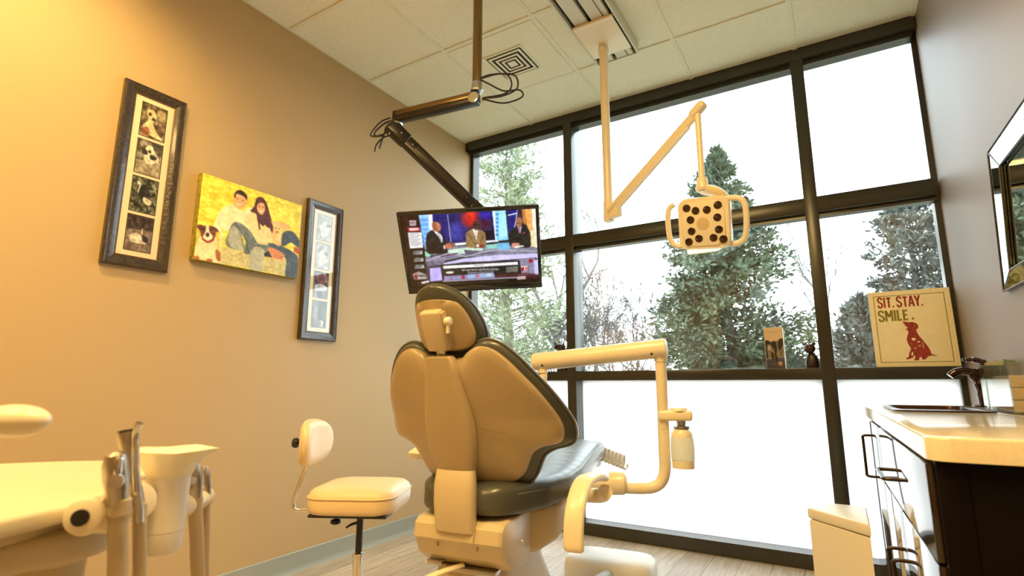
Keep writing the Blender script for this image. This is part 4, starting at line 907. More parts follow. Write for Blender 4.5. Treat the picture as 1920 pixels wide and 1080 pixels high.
# ------------------------------------------------------------------ operator stool
so = thing('operator_stool', 'cream wheeled stool with small curved backrest by the tan wall', 'stool', (0.815, 1.60, 0), math.radians(27))
M['stool'] = mat('cream_vinyl', (0.80, 0.62, 0.38), 0.38, bump=0.03, bscale=250)
rr2 = rrect(-0.170, -0.172, 0.172, 0.172, 0.080, 6)
rings = [[(x * k, y * k, z) for x, y in rr2] for k, z in ((0.90, 0.472), (0.97, 0.476), (1.0, 0.490), (1.01, 0.515), (1.0, 0.535), (0.97, 0.549), (0.90, 0.560), (0.70, 0.567), (0.30, 0.569))]
ss = MB().loft(rings).build('seat', M['stool'], so, angle=60)
pp = [(x * 1.012, y * 1.012, 0.533) for x, y in rr2]; MB().tube(pp + [pp[0]], 0.0028, 8, cap=False).build('piping', M['stool'], ss)
MB().box((-0.15, -0.15, 0.462), (0.15, 0.15, 0.474), 0.004).build('seat_plate', M['black'], so)
MB().tube(cr([(-0.10, 0, 0.458), (-0.20, 0, 0.455), (-0.262, 0, 0.458), (-0.278, 0, 0.475), (-0.270, 0, 0.52), (-0.238, 0, 0.615), (-0.230, 0, 0.64), (-0.230, 0, 0.69)], 6), 0.0085, 12).build('back_rod', M['chrome'], so)
rings = []
bk = [(0.0, 0.808), (0.068, 0.802), (0.112, 0.775), (0.128, 0.725), (0.116, 0.675), (0.078, 0.640), (0.0, 0.628)]
bkf = bk + [(-y, z) for y, z in bk[-2:0:-1]]
bkf = [(p.x, p.y) for p in cr([(y, z, 0) for y, z in bkf], 4, True)]
for k, dx in ((0.05, -0.020), (0.7, -0.021), (0.93, -0.018), (1.0, -0.006), (1.0, 0.008), (0.92, 0.022), (0.6, 0.030), (0.05, 0.032)):
    rings.append([(-0.222 + dx + 0.030 * (y * k / 0.13) ** 2, y * k, 0.718 + (z - 0.718) * k) for y, z in bkf])
sb = MB().loft(rings).build('backrest', M['stool'], so, angle=60)
pp = [(-0.222 - 0.008 + 0.030 * (y / 0.13) ** 2, y * 1.005, 0.718 + (z - 0.718) * 1.005) for y, z in bkf]
MB().tube(pp + [pp[0]], 0.0028, 8, cap=False).build('piping', M['stool'], sb)
MB().obox((-0.250, 0, 0.712), (0.014, 0.05, 0.07), None, 0.004).build('back_clamp', M['black'], so)
MB().lathe([(0.005, -0.03), (0.005, 0.0), (0.016, 0.002), (0.021, 0.010), (0.019, 0.022), (0.010, 0.027), (0.001, 0.028)], 18, (-0.272, 0, 0.716), axes((-1, 0, 0))).build('knob', M['black'], so)
MB().lathe([(0.005, -0.04), (0.006, 0.0), (0.019, 0.004), (0.021, 0.014), (0.012, 0.020), (0.001, 0.021)], 18, (-0.075, -0.06, 0.440), axes((0, 0, -1))).build('knob', M['black'], so)
MB().lathe([(0.0, 0.25), (0.013, 0.25), (0.013, 0.43), (0.020, 0.432), (0.020, 0.468), (0.0, 0.468)], 20).build('gas_lift', M['blackmet'], so)
MB().lathe([(0.0, 0.10), (0.020, 0.10), (0.020, 0.287), (0.024, 0.290), (0.024, 0.302), (0.014, 0.306), (0.0, 0.306)], 20).build('column', M['chrome'], so)
MB().tube(cr([(0.0, 0, 0.415), (-0.03, -0.008, 0.408), (-0.05, -0.012, 0.396)], 4), [0.012, 0.014, 0.008], 10, flat=(0.5, 1)).build('height_lever', M['black'], so)
for k in range(5):
    a = 2 * PI * k / 5 + 0.3; c, s_ = math.cos(a), math.sin(a)
    lg = MB().tube(cr([(c * 0.02, s_ * 0.02, 0.12), (c * 0.12, s_ * 0.12, 0.10), (c * 0.255, s_ * 0.255, 0.068)], 4), [0.02, 0.019, 0.018, 0.017, 0.016, 0.015, 0.015, 0.014, 0.013], 10).build('base_leg', M['chrome'], so)
    MB().cyl((c * 0.25 - s_ * 0.014, s_ * 0.25 + c * 0.014, 0.026), (c * 0.25 + s_ * 0.014, s_ * 0.25 - c * 0.014, 0.026), 0.026, 16).cyl((c * 0.25, s_ * 0.25, 0.04), (c * 0.25, s_ * 0.25, 0.068), 0.006, 8).build('caster', M['black'], lg)
# ------------------------------------------------------------------ instrument unit at the left foreground
iu = thing('instrument_unit', 'cream instrument tray on its post at the lower left foreground', 'instrument unit', (1.42, 0.30, 0))
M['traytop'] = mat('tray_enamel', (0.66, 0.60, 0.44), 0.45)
tp = [(1.16, 0.02), (1.62, 0.02), (1.668, 0.06), (1.674, 0.20), (1.659, 0.247), (1.639, 0.302), (1.617, 0.350), (1.579, 0.404), (1.51, 0.465), (1.433, 0.512), (1.36, 0.545), (1.292, 0.555), (1.202, 0.535), (1.127, 0.472), (1.074, 0.406), (1.04, 0.369), (1.03, 0.30), (1.08, 0.10)]
tp = [(p.x, p.y) for p in cr([(x, y, 0) for x, y in tp], 4, True)]
MB().prism(tp, 0.779, 0.801, 0.006, None, 3).build('tray_top', M['traytop'], iu, True)
tc_ = (1.36, 0.30)
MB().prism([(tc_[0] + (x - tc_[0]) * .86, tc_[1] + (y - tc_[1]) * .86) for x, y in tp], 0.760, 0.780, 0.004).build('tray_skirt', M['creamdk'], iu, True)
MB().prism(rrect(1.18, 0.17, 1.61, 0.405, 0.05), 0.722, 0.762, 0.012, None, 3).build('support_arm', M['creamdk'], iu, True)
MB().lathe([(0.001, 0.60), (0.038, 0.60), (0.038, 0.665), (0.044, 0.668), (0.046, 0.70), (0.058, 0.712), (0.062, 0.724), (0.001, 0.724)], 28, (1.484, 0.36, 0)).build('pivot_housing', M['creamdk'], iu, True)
MB().lathe([(0.030, 0.04), (0.030, 0.61)], 24, (1.484, 0.36, 0)).build('post', M['cream'], iu, True)
MB().lathe([(0.001, 0.0), (0.20, 0.0), (0.20, 0.03), (0.19, 0.045), (0.001, 0.05)], 36, (1.484, 0.36, 0)).build('floor_base', M['cream'], iu, True)
MB().rcyl((1.53, 0.30, 0.735), (1.585, 0.315, 0.752), 0.016, 16).build('brake_knob', M['steel'], iu, True)
MB().rcyl((1.578, 0.312, 0.750), (1.590, 0.317, 0.754), 0.012, 16).build('knob_cap', M['black'], iu, True)
hA, hB = V((1.668, 0.322, 0.790)), V((1.462, 0.525, 0.776))
dh = (hB - hA).normalized()
MB().rcyl(hA, hB, 0.0235, 28, 0.35).build('holder_bar', M['cream'], iu, True)
sk = MB().lathe([(0.0, -0.001), (0.0085, -0.001), (0.0100, 0.001), (0.0100, 0.004), (0.0, 0.004)], 24, hA - dh * 0.0002, axes(-dh)).build('bar_socket', M['dark'], iu, True)
for t_ in (0.13, 0.40):
    p = hA + (hB - hA) * t_ + V((0.012, 0.006, 0))
    MB().lathe([(0.014, -0.022), (0.024, -0.020), (0.026, 0), (0.024, 0.020), (0.014, 0.022)], 20, p, axes((0.75, 0.1, 0.08))).build('holder_collar', M['cream'], iu, True)
MB().rcyl((1.535, 0.485, 0.744), (1.432, 0.612, 0.742), 0.020, 24, 0.3).build('holder_bar', M['cream'], iu, True)
MB().tube(cr([(1.33, -0.04, 0.79), (1.36, -0.03, 0.87), (1.45, 0.02, 0.912), (1.60, 0.115, 0.918), (1.72, 0.190, 0.918)], 6), 0.0085, 14).build('handle_rod', M['cream'], iu, True)
MB().ell((1.7585, 0.2155, 0.9165), (0.036, 0.020, 0.0165), axes((0, 0, 1), (0.845, 0.535, 0)), 28, 18).build('handle_pad', M['cream'], iu, True)

def handpiece(label, loc):
    return thing('suction_handpiece', label, 'dental handpiece', loc, 0, 'handpieces hanging in the tray holder')
M['hose'] = mat('tan_hose', (0.50, 0.41, 0.27), 0.42)
M['dull'] = mat('dull_nickel', (0.50, 0.45, 0.37), 0.30, 0.95)
h = handpiece('stubby metal suction handpiece with a thumb valve, nearest on the holder bar', (1.68, 0.355, 0.80))
MB().tube([(1.681, 0.345, 0.868), (1.681, 0.3455, 0.864), (1.680, 0.347, 0.852), (1.680, 0.350, 0.835), (1.680, 0.353, 0.818), (1.679, 0.356, 0.800)], [0.005, 0.0115, 0.0145, 0.0150, 0.0130, 0.0115], 20).build('body', M['dull'], h, True)
MB().lathe([(0.001, 0.006), (0.0085, 0.0055), (0.0095, 0.002), (0.0095, -0.004), (0.001, -0.004)], 20, (1.692, 0.345, 0.832), axes((0.85, -0.5, 0.05))).build('thumb_valve', M['chrome'], h, True)
MB().obox((1.690, 0.3455, 0.845), (0.012, 0.010, 0.034), axes((0, 0, 1), (1, .3, 0)), 0.004).build('finger_plate', M['chrome'], h, True)
MB().lathe([(0.0115, 0.786), (0.0135, 0.788), (0.0135, 0.806), (0.0115, 0.808)], 20, (1.679, 0.358, 0)).build('ferrule', M['hose'], h, True)
MB().tube(cr([(1.679, 0.358, 0.80), (1.678, 0.360, 0.77), (1.672, 0.366, 0.74), (1.668, 0.371, 0.70), (1.662, 0.376, 0.60), (1.64, 0.39, 0.45), (1.58, 0.39, 0.25), (1.52, 0.38, 0.14)], 6), 0.0112, 14).build('hose', M['hose'], h, True)
h = handpiece('tall slender chrome handpiece with forked tip, second on the holder bar', (1.665, 0.38, 0.80))
MB().tube(cr([(1.658, 0.364, 0.891), (1.661, 0.366, 0.872), (1.665, 0.372, 0.845), (1.667, 0.379, 0.82), (1.668, 0.386, 0.795)], 4), [0.0105, 0.0105, 0.0100, 0.0095, 0.0088, 0.0082, 0.0080, 0.0080, 0.0080, 0.0080, 0.0078, 0.0078, 0.0078, 0.0078, 0.0078, 0.0078, 0.0078], 16).build('body', M['dull'], h, True)
MB().tube(cr([(1.677, 0.371, 0.902), (1.673, 0.370, 0.893), (1.671, 0.371, 0.88), (1.6735, 0.375, 0.84), (1.6745, 0.380, 0.81), (1.676, 0.384, 0.792), (1.677, 0.386, 0.772)], 4), 0.0048, 12).build('air_tube', M['chrome'], h, True)
MB().lathe([(0.0, 0.0005), (0.0082, 0.0005), (0.0105, 0.0), (0.0105, -0.003), (0.0, -0.003)], 16, (1.658, 0.364, 0.892), axes((-0.2, -0.1, 1))).build('bore', M['dark'], h, True)
MB().tube(cr([(1.669, 0.388, 0.795), (1.668, 0.390, 0.77), (1.663, 0.397, 0.73), (1.658, 0.403, 0.69), (1.65, 0.41, 0.58), (1.62, 0.42, 0.42), (1.56, 0.40, 0.25), (1.51, 0.38, 0.14)], 6), 0.0082, 14).build('hose', M['hose'], h, True)
h = handpiece('brass-tinted valve handpiece hanging just right of the lined cup', (1.49, 0.56, 0.78))
MB().tube([(1.492, 0.550, 0.818), (1.492, 0.551, 0.812), (1.492, 0.554, 0.80), (1.492, 0.557, 0.785), (1.491, 0.560, 0.765), (1.490, 0.562, 0.75)], [0.004, 0.009, 0.0125, 0.0135, 0.0115, 0.0105], 18).build('body', M['dull'], h, True)
MB().lathe([(0.001, 0.005), (0.008, 0.004), (0.0085, -0.003), (0.001, -0.003)], 18, (1.499, 0.547, 0.786), axes((0.6, -0.8, 0.05))).build('thumb_valve', M['chrome'], h, True)
MB().tube(cr([(1.490, 0.562, 0.755), (1.488, 0.565, 0.73), (1.482, 0.58, 0.65), (1.475, 0.59, 0.56), (1.47, 0.56, 0.40), (1.475, 0.45, 0.2), (1.48, 0.42, 0.14)], 6), 0.0118, 14).build('hose', M['hose'], h, True)
h = handpiece('slim valve handpiece at the far right end of the tray holder', (1.455, 0.60, 0.77))
MB().tube([(1.455, 0.590, 0.803), (1.455, 0.591, 0.798), (1.456, 0.594, 0.785), (1.456, 0.598, 0.765), (1.454, 0.601, 0.745), (1.453, 0.602, 0.735)], [0.004, 0.0075, 0.0095, 0.0100, 0.0085, 0.0080], 18).build('body', M['dull'], h, True)
MB().lathe([(0.001, 0.005), (0.007, 0.004), (0.0075, -0.003), (0.001, -0.003)], 18, (1.460, 0.588, 0.772), axes((0.6, -0.8, 0.05))).build('thumb_valve', M['chrome'], h, True)
MB().tube(cr([(1.453, 0.602, 0.74), (1.450, 0.606, 0.71), (1.440, 0.618, 0.63), (1.435, 0.622, 0.56), (1.44, 0.58, 0.38), (1.46, 0.46, 0.2), (1.465, 0.42, 0.14)], 6), 0.0080, 14).build('hose', M['hose'], h, True)
# lined cup in the holder
cu = thing('waste_cup', 'tall white cup with flared plastic liner hanging on the tray holder', 'cup', (1.543, 0.485, 0.69))
cxp, cyp = 1.541, 0.487
MB().lathe([(0.001, 0.690), (0.024, 0.690), (0.0275, 0.696), (0.0285, 0.722), (0.0278, 0.7225), (0.0290, 0.7235), (0.0305, 0.780), (0.0312, 0.812), (0.029, 0.812), (0.027, 0.72), (0.001, 0.70)], 36, (cxp, cyp, 0)).build('cup_body', M['white'], cu, True)
rings = []
for k, (r_, z_) in enumerate(((0.0315, 0.806), (0.036, 0.815), (0.043, 0.830), (0.050, 0.842), (0.057, 0.848), (0.055, 0.8488), (0.048, 0.8465), (0.034, 0.843))):
    rg = []
    for j in range(48):
        a = 2 * PI * j / 48
        w = 1 + (0.05 * math.sin(5 * a + 1) + 0.04 * math.sin(11 * a)) * (k / 4 if k < 5 else 1) + (0.30 * max(0, math.cos(a - 0.62)) ** 10 + 0.32 * max(0, math.cos(a - 3.75)) ** 14 if 3 <= k <= 5 else 0)
        rg.append((cxp + r_ * w * math.cos(a), cyp + r_ * w * math.sin(a), z_ + (0.0015 * math.sin(4 * a) if k > 2 else 0)))
    rings.append(rg)
MB().loft(rings, caps=False).build('plastic_liner', mat('liner_film', (0.84, 0.80, 0.66), 0.25), cu, True, angle=60)
MB().lathe([(0.001, 0.840), (0.050, 0.842), (0.050, 0.8455), (0.001, 0.8475)], 36, (cxp, cyp, 0)).build('lid', M['white'], cu, True)

# ------------------------------------------------------------------ counter, cabinets, sink
ang = math.radians(1.45)
CA = V((2.607, 1.20, 0)); dv = V((-math.sin(ang), math.cos(ang), 0)); dn = V((math.cos(ang), math.sin(ang), 0))
def at_front(s, off, z): return CA + dv * s + dn * off + V((0, 0, z))
CM = Matrix.Translation(CA) @ Matrix.Rotation(ang, 4, 'Z')      # local: y along the run, x into the cabinet
M['esp'] = mat('espresso_laminate', (0.016, 0.008, 0.006), 0.07, coat=0.5, var=0.2, vscale=5)
M['quartz'] = mat('cream_quartz', (0.80, 0.72, 0.54), 0.10, var=0.05, vscale=120)
M['pull'] = mat('dark_bronze_pull', (0.050, 0.032, 0.022), 0.25, 0.7)
CT0, CT1 = 0.826, 0.866
def cab(name, label, s0, s1):
    t = thing(name, label, 'cabinet', (CA + dv * s0) + V((0.2, 0, 0)), 0, 'dark base cabinets')
    dp = 0.37
    MB().box((0.019, s0 + 0.001, 0.09), (dp, s1 - 0.001, CT0 - 0.002), 0, CM).box((0.07, s0 + 0.001, 0.0), (dp, s1 - 0.001, 0.09), 0, CM).build('carcass', M['esp'], t, True)
    return t
def pull(parent, p0, p1, out=0.034, r=0.0046):
    p0, p1 = V(p0), V(p1); d = (p1 - p0).normalized() * 0.012; o = V((-out, 0, 0))
    pts = [p0, p0 + o * 0.7, p0 + o + d * 0.4, p0 + o + d * 1.4, (p0 + p1) / 2 + o, p1 + o - d * 1.4, p1 + o - d * 0.4, p1 + o * 0.7, p1]
    MB().tube([CM @ q for q in cr(pts, 5)], r, 12).build('handle', M['pull'], parent, True)
c1 = cab('base_cabinet', 'dark glossy base cabinet with one drawer above two doors, nearest the camera', 0.0, 0.90)
dr = MB().box((0, 0.004, 0.655), (0.018, 0.896, CT0 - 0.008), 0.002, CM).build('drawer', M['esp'], c1, True)
pull(dr, (0, 0.42, 0.728), (0, 0.60, 0.728))
da_ = MB().box((0, 0.004, 0.095), (0.018, 0.472, 0.650), 0.002, CM).build('door', M['esp'], c1, True)
pull(da_, (0, 0.425, 0.40), (0, 0.425, 0.545))
db_ = MB().box((0, 0.476, 0.095), (0.018, 0.896, 0.650), 0.002, CM).build('door', M['esp'], c1, True)
pull(db_, (0, 0.535, 0.40), (0, 0.535, 0.545))
MB().box((0.012, -0.010, 0.09), (0.37, 0.0005, CT0 - 0.002), 0.0015, CM).box((0.012, -0.013, 0.09), (0.055, -0.009, CT0 - 0.002), 0.001, CM).build('end_panel', mat('espresso_end_panel', (0.004, 0.002, 0.0018), 0.5, spec=0.1), c1, True)
c2 = cab('base_cabinet', 'dark glossy sink cabinet with a tall pull, beside the white bin', 0.902, 1.62)
dc_ = MB().box((0, 0.906, 0.095), (0.018, 1.616, CT0 - 0.008), 0.002, CM).build('door', M['esp'], c2, True)
pull(dc_, (0, 1.12, 0.635), (0, 1.12, 0.775))
# worktop with a cut-out for the sink
wt = MB(); NEAR, FAR = -0.035, 1.66
X0, X1 = 0.001, 0.408
SX0, SX1, SY0, SY1 = 0.070, 0.305, 0.98, 1.40
corner = [(X0 + 0.035 * (1 - math.cos(math.radians(a))), NEAR + 0.035 * (1 - math.sin(math.radians(a)))) for a in (0, 20, 40, 60, 80, 90)]
outer = corner + [(X1, NEAR), (X1, FAR), (X0, FAR)]
bm = bmesh.new()
ov = [bm.verts.new((x, y, CT1)) for x, y in outer]; hole = [bm.verts.new((x, y, CT1)) for x, y in rrect(SX0, SY0, SX1, SY1, 0.05)]
edges = [bm.edges.new((v[i], v[(i + 1) % len(v)])) for v in (ov, hole) for i in range(len(v))]
bmesh.ops.triangle_fill(bm, use_beauty=True, use_dissolve=False, edges=edges)
for f in [f for f in bm.faces if SX0 + .03 < f.calc_center_median().x < SX1 - .03 and SY0 + .03 < f.calc_center_median().y < SY1 - .03 and all(v in hole for v in f.verts)]: bm.faces.remove(f)
r_ = bmesh.ops.extrude_face_region(bm, geom=list(bm.faces))
for e in r_['geom']:
    if isinstance(e, bmesh.types.BMVert): e.co.z = CT0
bmesh.ops.recalc_face_normals(bm, faces=bm.faces)
ed = [e for e in bm.edges if all(abs(v.co.z - CT1) < 1e-5 for v in e.verts) and len(e.link_faces) == 2 and any(abs(f.normal.z) < 0.3 for f in e.link_faces)]
bmesh.ops.bevel(bm, geom=ed, offset=0.005, segments=3, profile=0.5, affect='EDGES')
wt.bm(bm, CM)
top = wt.build('countertop', M['quartz'], None, origin=(2.80, 2.0, CT0), angle=40)
tag(top, 'cream quartz countertop with rounded corner along the right wall', 'countertop')
sink = thing('sink', 'dark bronze drop-in sink set in the cream countertop', 'sink', CM @ V(((SX0 + SX1) / 2, (SY0 + SY1) / 2, CT1)))
M['sinkm'] = mat('dark_bronze_basin', (0.06, 0.028, 0.016), 0.22, 0.6)
o1 = rrect(SX0 - 0.016, SY0 - 0.016, SX1 + 0.016, SY1 + 0.016, 0.06); o2 = rrect(SX0 + 0.006, SY0 + 0.006, SX1 - 0.006, SY1 - 0.006, 0.048)
o3 = rrect(SX0 + 0.012, SY0 + 0.012, SX1 - 0.012, SY1 - 0.012, 0.045)
def zr(poly, z): return [(x, y, z) for x, y in poly]
MB().loft([zr(o1, CT1 + 0.0005), zr(o1, CT1 + 0.005), zr(rrect(SX0 - 0.010, SY0 - 0.010, SX1 + 0.010, SY1 + 0.010, 0.058), CT1 + 0.008), zr(o2, CT1 + 0.006)], caps=False, M=CM).build('rim', M['sinkm'], sink, True)
MB().loft([zr(o2, CT1 + 0.006), zr(o3, CT1 - 0.02), zr(o3, 0.74), zr(rrect(SX0 + 0.04, SY0 + 0.04, SX1 - 0.04, SY1 - 0.04, 0.03), 0.725)], caps=False, M=CM).prism(rrect(SX0 + 0.04, SY0 + 0.04, SX1 - 0.04, SY1 - 0.04, 0.03), 0.722, 0.7255, 0, CM).build('basin', M['sinkm'], sink, True)

fa = thing('faucet', 'dark bronze arched faucet with lever beside the sink', 'faucet', (2.965, 2.70, CT1))
fx, fy = 2.962, 2.700
M['faucet'] = mat('oil_rubbed_bronze', (0.045, 0.022, 0.014), 0.16, 0.75, coat=0.3)
MB().lathe([(0.001, 0.867), (0.040, 0.867), (0.040, 0.872), (0.028, 0.876), (0.001, 0.876)], 28, (fx, fy, 0)).build('base_flange', M['faucet'], fa, True)
MB().tube(cr([(fx + 0.006, fy, 0.872), (fx + 0.004, fy, 0.90), (fx, fy, 0.94), (fx - 0.012, fy, 0.975), (fx - 0.035, fy, 0.999), (fx - 0.062, fy - 0.004, 1.004), (fx - 0.085, fy - 0.006, 0.996), (fx - 0.098, fy - 0.007, 0.984)], 5),
          [0.029] * 8 + [0.027] * 6 + [0.022] * 6 + [0.016] * 5 + [0.0145] * 5 + [0.0135] * 6, 18, flat=(1, 0.9)).build('spout', M['faucet'], fa, True)
MB().lathe([(0.0, 0.868), (0.027, 0.868), (0.025, 0.94), (0.0235, 0.995), (0.0215, 1.012), (0.0, 1.014)], 24, (fx + 0.010, fy, 0)).build('body', M['faucet'], fa, True)
MB().tube(cr([(fx + 0.014, fy, 1.008), (fx + 0.012, fy, 1.026), (fx - 0.004, fy, 1.042), (fx - 0.03, fy, 1.047), (fx - 0.046, fy, 1.046), (fx - 0.054, fy, 1.049)], 5), [0.0195] * 5 + [0.0185] * 4 + [0.014] * 5 + [0.009] * 5 + [0.006] * 5 + [0.0065, 0.004], 16, flat=(0.8, 1.1)).build('lever', M['faucet'], fa, True)

# clear acrylic canisters and what they hold
M['acr'] = glass_mat('clear_acrylic', (0.95, 0.97, 0.95), 0.16)
def canister(label, x, y, w, hgt):
    t = thing('acrylic_canister', label, 'canister', (x, y, CT1), 0, 'clear canisters on the countertop')
    h_ = w / 2; z0 = CT1 + 0.001
    MB().box((x - h_, y - h_, z0), (x + h_, y + h_, z0 + 0.004)).box((x - h_, y - h_, z0), (x - h_ + 0.003, y + h_, z0 + hgt)).box((x + h_ - 0.003, y - h_, z0), (x + h_, y + h_, z0 + hgt)).box((x - h_, y - h_, z0), (x + h_, y - h_ + 0.003, z0 + hgt)).box((x - h_, y + h_ - 0.003, z0), (x + h_, y + h_, z0 + hgt)).build('walls', M['acr'], t, True)
    return t
canister('clear square canister of white pads, right behind the faucet', 2.978, 2.590, 0.072, 0.155)
canister('clear square canister of white sponges, with green-lidded jar behind', 2.972, 2.440, 0.078, 0.158)
M['pad'] = mat('white_paper_pads', (0.82, 0.86, 0.84), 0.8)
tag(MB().box((2.950, 2.562, CT1 + 0.006), (3.006, 2.618, CT1 + 0.105), 0.004).build('pad_stack', M['pad'], None, origin=(2.978, 2.59, CT1)), 'stack of white paper pads inside the canister behind the faucet', 'pads')
tag(MB().box((2.941, 2.409, CT1 + 0.006), (3.003, 2.471, CT1 + 0.108), 0.006).build('sponge_stack', M['pad'], None, origin=(2.972, 2.44, CT1)), 'stack of white sponges inside the second clear canister', 'sponges')
j = thing('lidded_jar', 'small clear jar with green lid behind the canisters', 'jar', (3.000, 2.515, CT1))
MB().lathe([(0.001, CT1 + 0.001), (0.024, CT1 + 0.001), (0.024, CT1 + 0.135), (0.020, CT1 + 0.15), (0.001, CT1 + 0.15)], 24, (3.0, 2.515, 0)).build('jar_body', M['acr'], j, True)
MB().lathe([(0.001, CT1 + 0.150), (0.026, CT1 + 0.150), (0.026, CT1 + 0.166), (0.022, CT1 + 0.170), (0.001, CT1 + 0.171)], 24, (3.0, 2.515, 0)).build('lid', mat('green_lid', (0.05, 0.16, 0.06), 0.4), j, True)
gb = thing('glove_box_rack', 'clear acrylic rack holding tan boxes at the right edge', 'rack', (2.965, 2.20, CT1))
MB().box((2.915, 2.10, CT1 + 0.001), (2.918, 2.36, CT1 + 0.16)).box((2.915, 2.357, CT1 + 0.001), (3.015, 2.36, CT1 + 0.16)).box((2.915, 2.10, CT1 + 0.001), (3.015, 2.103, CT1 + 0.16)).box((2.915, 2.10, CT1 + 0.001), (3.015, 2.36, CT1 + 0.005)).build('walls', M['acr'], gb, True)
M['kraft'] = mat('tan_card', (0.66, 0.48, 0.24), 0.6, var=0.08, vscale=30)
for k, nm in enumerate(('bottom', 'middle', 'top')):
    tag(MB().box((2.924, 2.112, CT1 + 0.007 + 0.036 * k), (3.008, 2.345 - 0.004 * k, CT1 + 0.041 + 0.036 * k), 0.003).build('tan_box', M['kraft'], None, origin=(2.966, 2.23, CT1 + 0.006 + 0.036 * k)), 'tan cardboard box in the clear rack, %s of three' % nm, 'box', 'tan boxes in the acrylic rack')

# ------------------------------------------------------------------ bevelled mirror on the right wall
mi = thing('wall_mirror', 'angular wall mirror framed in silvery glass strips, cut off by the right edge', 'mirror', (W, 1.95, 1.27))
M['mirror'] = mat('silvered_glass', (0.80, 0.86, 0.85), 0.02, 1.0)
M['antique'] = mat('antiqued_mirror', (0.27, 0.39, 0.37), 0.05, 1.0, var=0.35, vscale=22)
M['mback'] = mat('mirror_edge_bronze', (0.06, 0.045, 0.035), 0.35, 0.5)
oc = [(2.385, 1.760), (2.476, 1.274), (1.48, 1.262), (1.56, 1.745)]
ic = [(2.225, 1.655), (2.305, 1.322), (1.64, 1.315), (1.70, 1.645)]
def wl(p, d): return V((W - d, p[0], p[1]))
MB().add([wl(p, 0.0005) for p in oc] + [wl(p, 0.012) for p in oc] + [wl(p, 0.012) for p in ic], [[0, 1, 2, 3], [0, 1, 5, 4], [1, 2, 6, 5], [2, 3, 7, 6], [3, 0, 4, 7], [4, 5, 9, 8], [5, 6, 10, 9], [6, 7, 11, 10], [7, 4, 8, 11], [8, 9, 10, 11]]).build('backing', M['mback'], mi, True)
def mixp(a, b, t): return (a[0] + (b[0] - a[0]) * t, a[1] + (b[1] - a[1]) * t)
for k in range(4):
    k2 = (k + 1) % 4; a, b_, c_, d_ = oc[k], oc[k2], ic[k2], ic[k]
    aa, bb2, cc2, dd2 = mixp(a, c_, .035), mixp(b_, d_, .035), mixp(c_, a, .03), mixp(d_, b_, .03)
    aa, bb2 = mixp(mixp(a, d_, .05), b_, .008), mixp(mixp(b_, c_, .05), a, .008); dd2, cc2 = mixp(mixp(d_, a, .04), c_, .01), mixp(mixp(c_, b_, .04), d_, .01)
    q = [wl(aa, 0.014), wl(bb2, 0.014), wl(cc2, 0.026), wl(dd2, 0.026)]; nb = [wl(aa, 0.008), wl(bb2, 0.008), wl(cc2, 0.008), wl(dd2, 0.008)]
    MB().add(q + nb, [[0, 1, 2, 3], [4, 5, 6, 7], [0, 1, 5, 4], [1, 2, 6, 5], [2, 3, 7, 6], [3, 0, 4, 7]]).build('frame_panel', M['antique'], mi, True)
    MB().tube([wl(a, 0.014), wl(b_, 0.014)], 0.003, 8).tube([wl(d_, 0.026), wl(c_, 0.026)], 0.003, 8).tube([wl(a, 0.014), wl(d_, 0.026)], 0.0022, 8).build('frame_bead', M['mback'], mi, True)
MB().add([wl(p, 0.016) for p in ic] + [wl(p, 0.006) for p in ic], [[0, 1, 2, 3], [4, 5, 6, 7], [0, 1, 5, 4], [1, 2, 6, 5], [2, 3, 7, 6], [3, 0, 4, 7]]).build('mirror_glass', M['mirror'], mi, True)

# ------------------------------------------------------------------ step bin beside the cabinets
bn = thing('waste_bin', 'cream lidded waste bin standing between cabinet and window', 'bin', (2.47, 2.42, 0))
bp = [(2.536, 2.235), (2.342, 2.428), (2.355, 2.50), (2.43, 2.56), (2.536, 2.56)]
bc_ = (2.45, 2.45)
def sc2(k): return [(bc_[0] + (x - bc_[0]) * k, bc_[1] + (y - bc_[1]) * k) for x, y in bp]
M['bin'] = mat('bin_cream_plastic', (0.82, 0.73, 0.54), 0.28)
MB().prism(sc2(0.965), 0.012, 0.447, 0.006, None, 3).build('body', M['bin'], bn, True)
MB().prism(sc2(1.0), 0.449, 0.490, 0.010, None, 3).build('lid', M['bin'], bn, True)
MB().prism(sc2(0.975), 0.0, 0.013).build('foot', M['black'], bn, True)

# ------------------------------------------------------------------ things on the window ledge
SZ = 1.0405
sg = thing('sign', 'cream square dog sign reading SIT. STAY. SMILE. on the window ledge', 'sign', (2.835, 3.39, SZ))
GM = Matrix.Translation((2.664, 3.385, SZ)) @ Matrix.Rotation(math.radians(-3.5), 4, 'X') @ Matrix.Rotation(math.radians(90), 4, 'X')   # local x right, y up, z toward the room
sw, sh = 0.346, 0.398
M['signp'] = mat('cream_canvas_sign', (0.90, 0.82, 0.55), 0.6, var=0.03, vscale=30)
M['signside'] = mat('sign_dark_edge', (0.05, 0.035, 0.03), 0.6)
MB().box((0, 0, -0.036), (sw, sh, -0.002), 0.001, GM).build('block', M['signside'], sg, True)
MB().box((0.0005, 0.0005, -0.004), (sw - 0.0005, sh - 0.0005, 0.0), 0.0008, GM).build('face', M['signp'], sg, True)
HQ = homog([(70, 125), (1062, 15), (1178, 985), (150, 995)])
def sp_(x, y):
    q = HQ @ np.array([x, y, 1.0]); return (q[0] / q[2] * sw, (1 - q[1] / q[2]) * sh)
M['olive'] = mat('olive_paint', (0.26, 0.22, 0.025), 0.6, var=0.25, vscale=90)
M['red'] = mat('barn_red_paint', (0.30, 0.022, 0.015), 0.6, var=0.5, vscale=110)
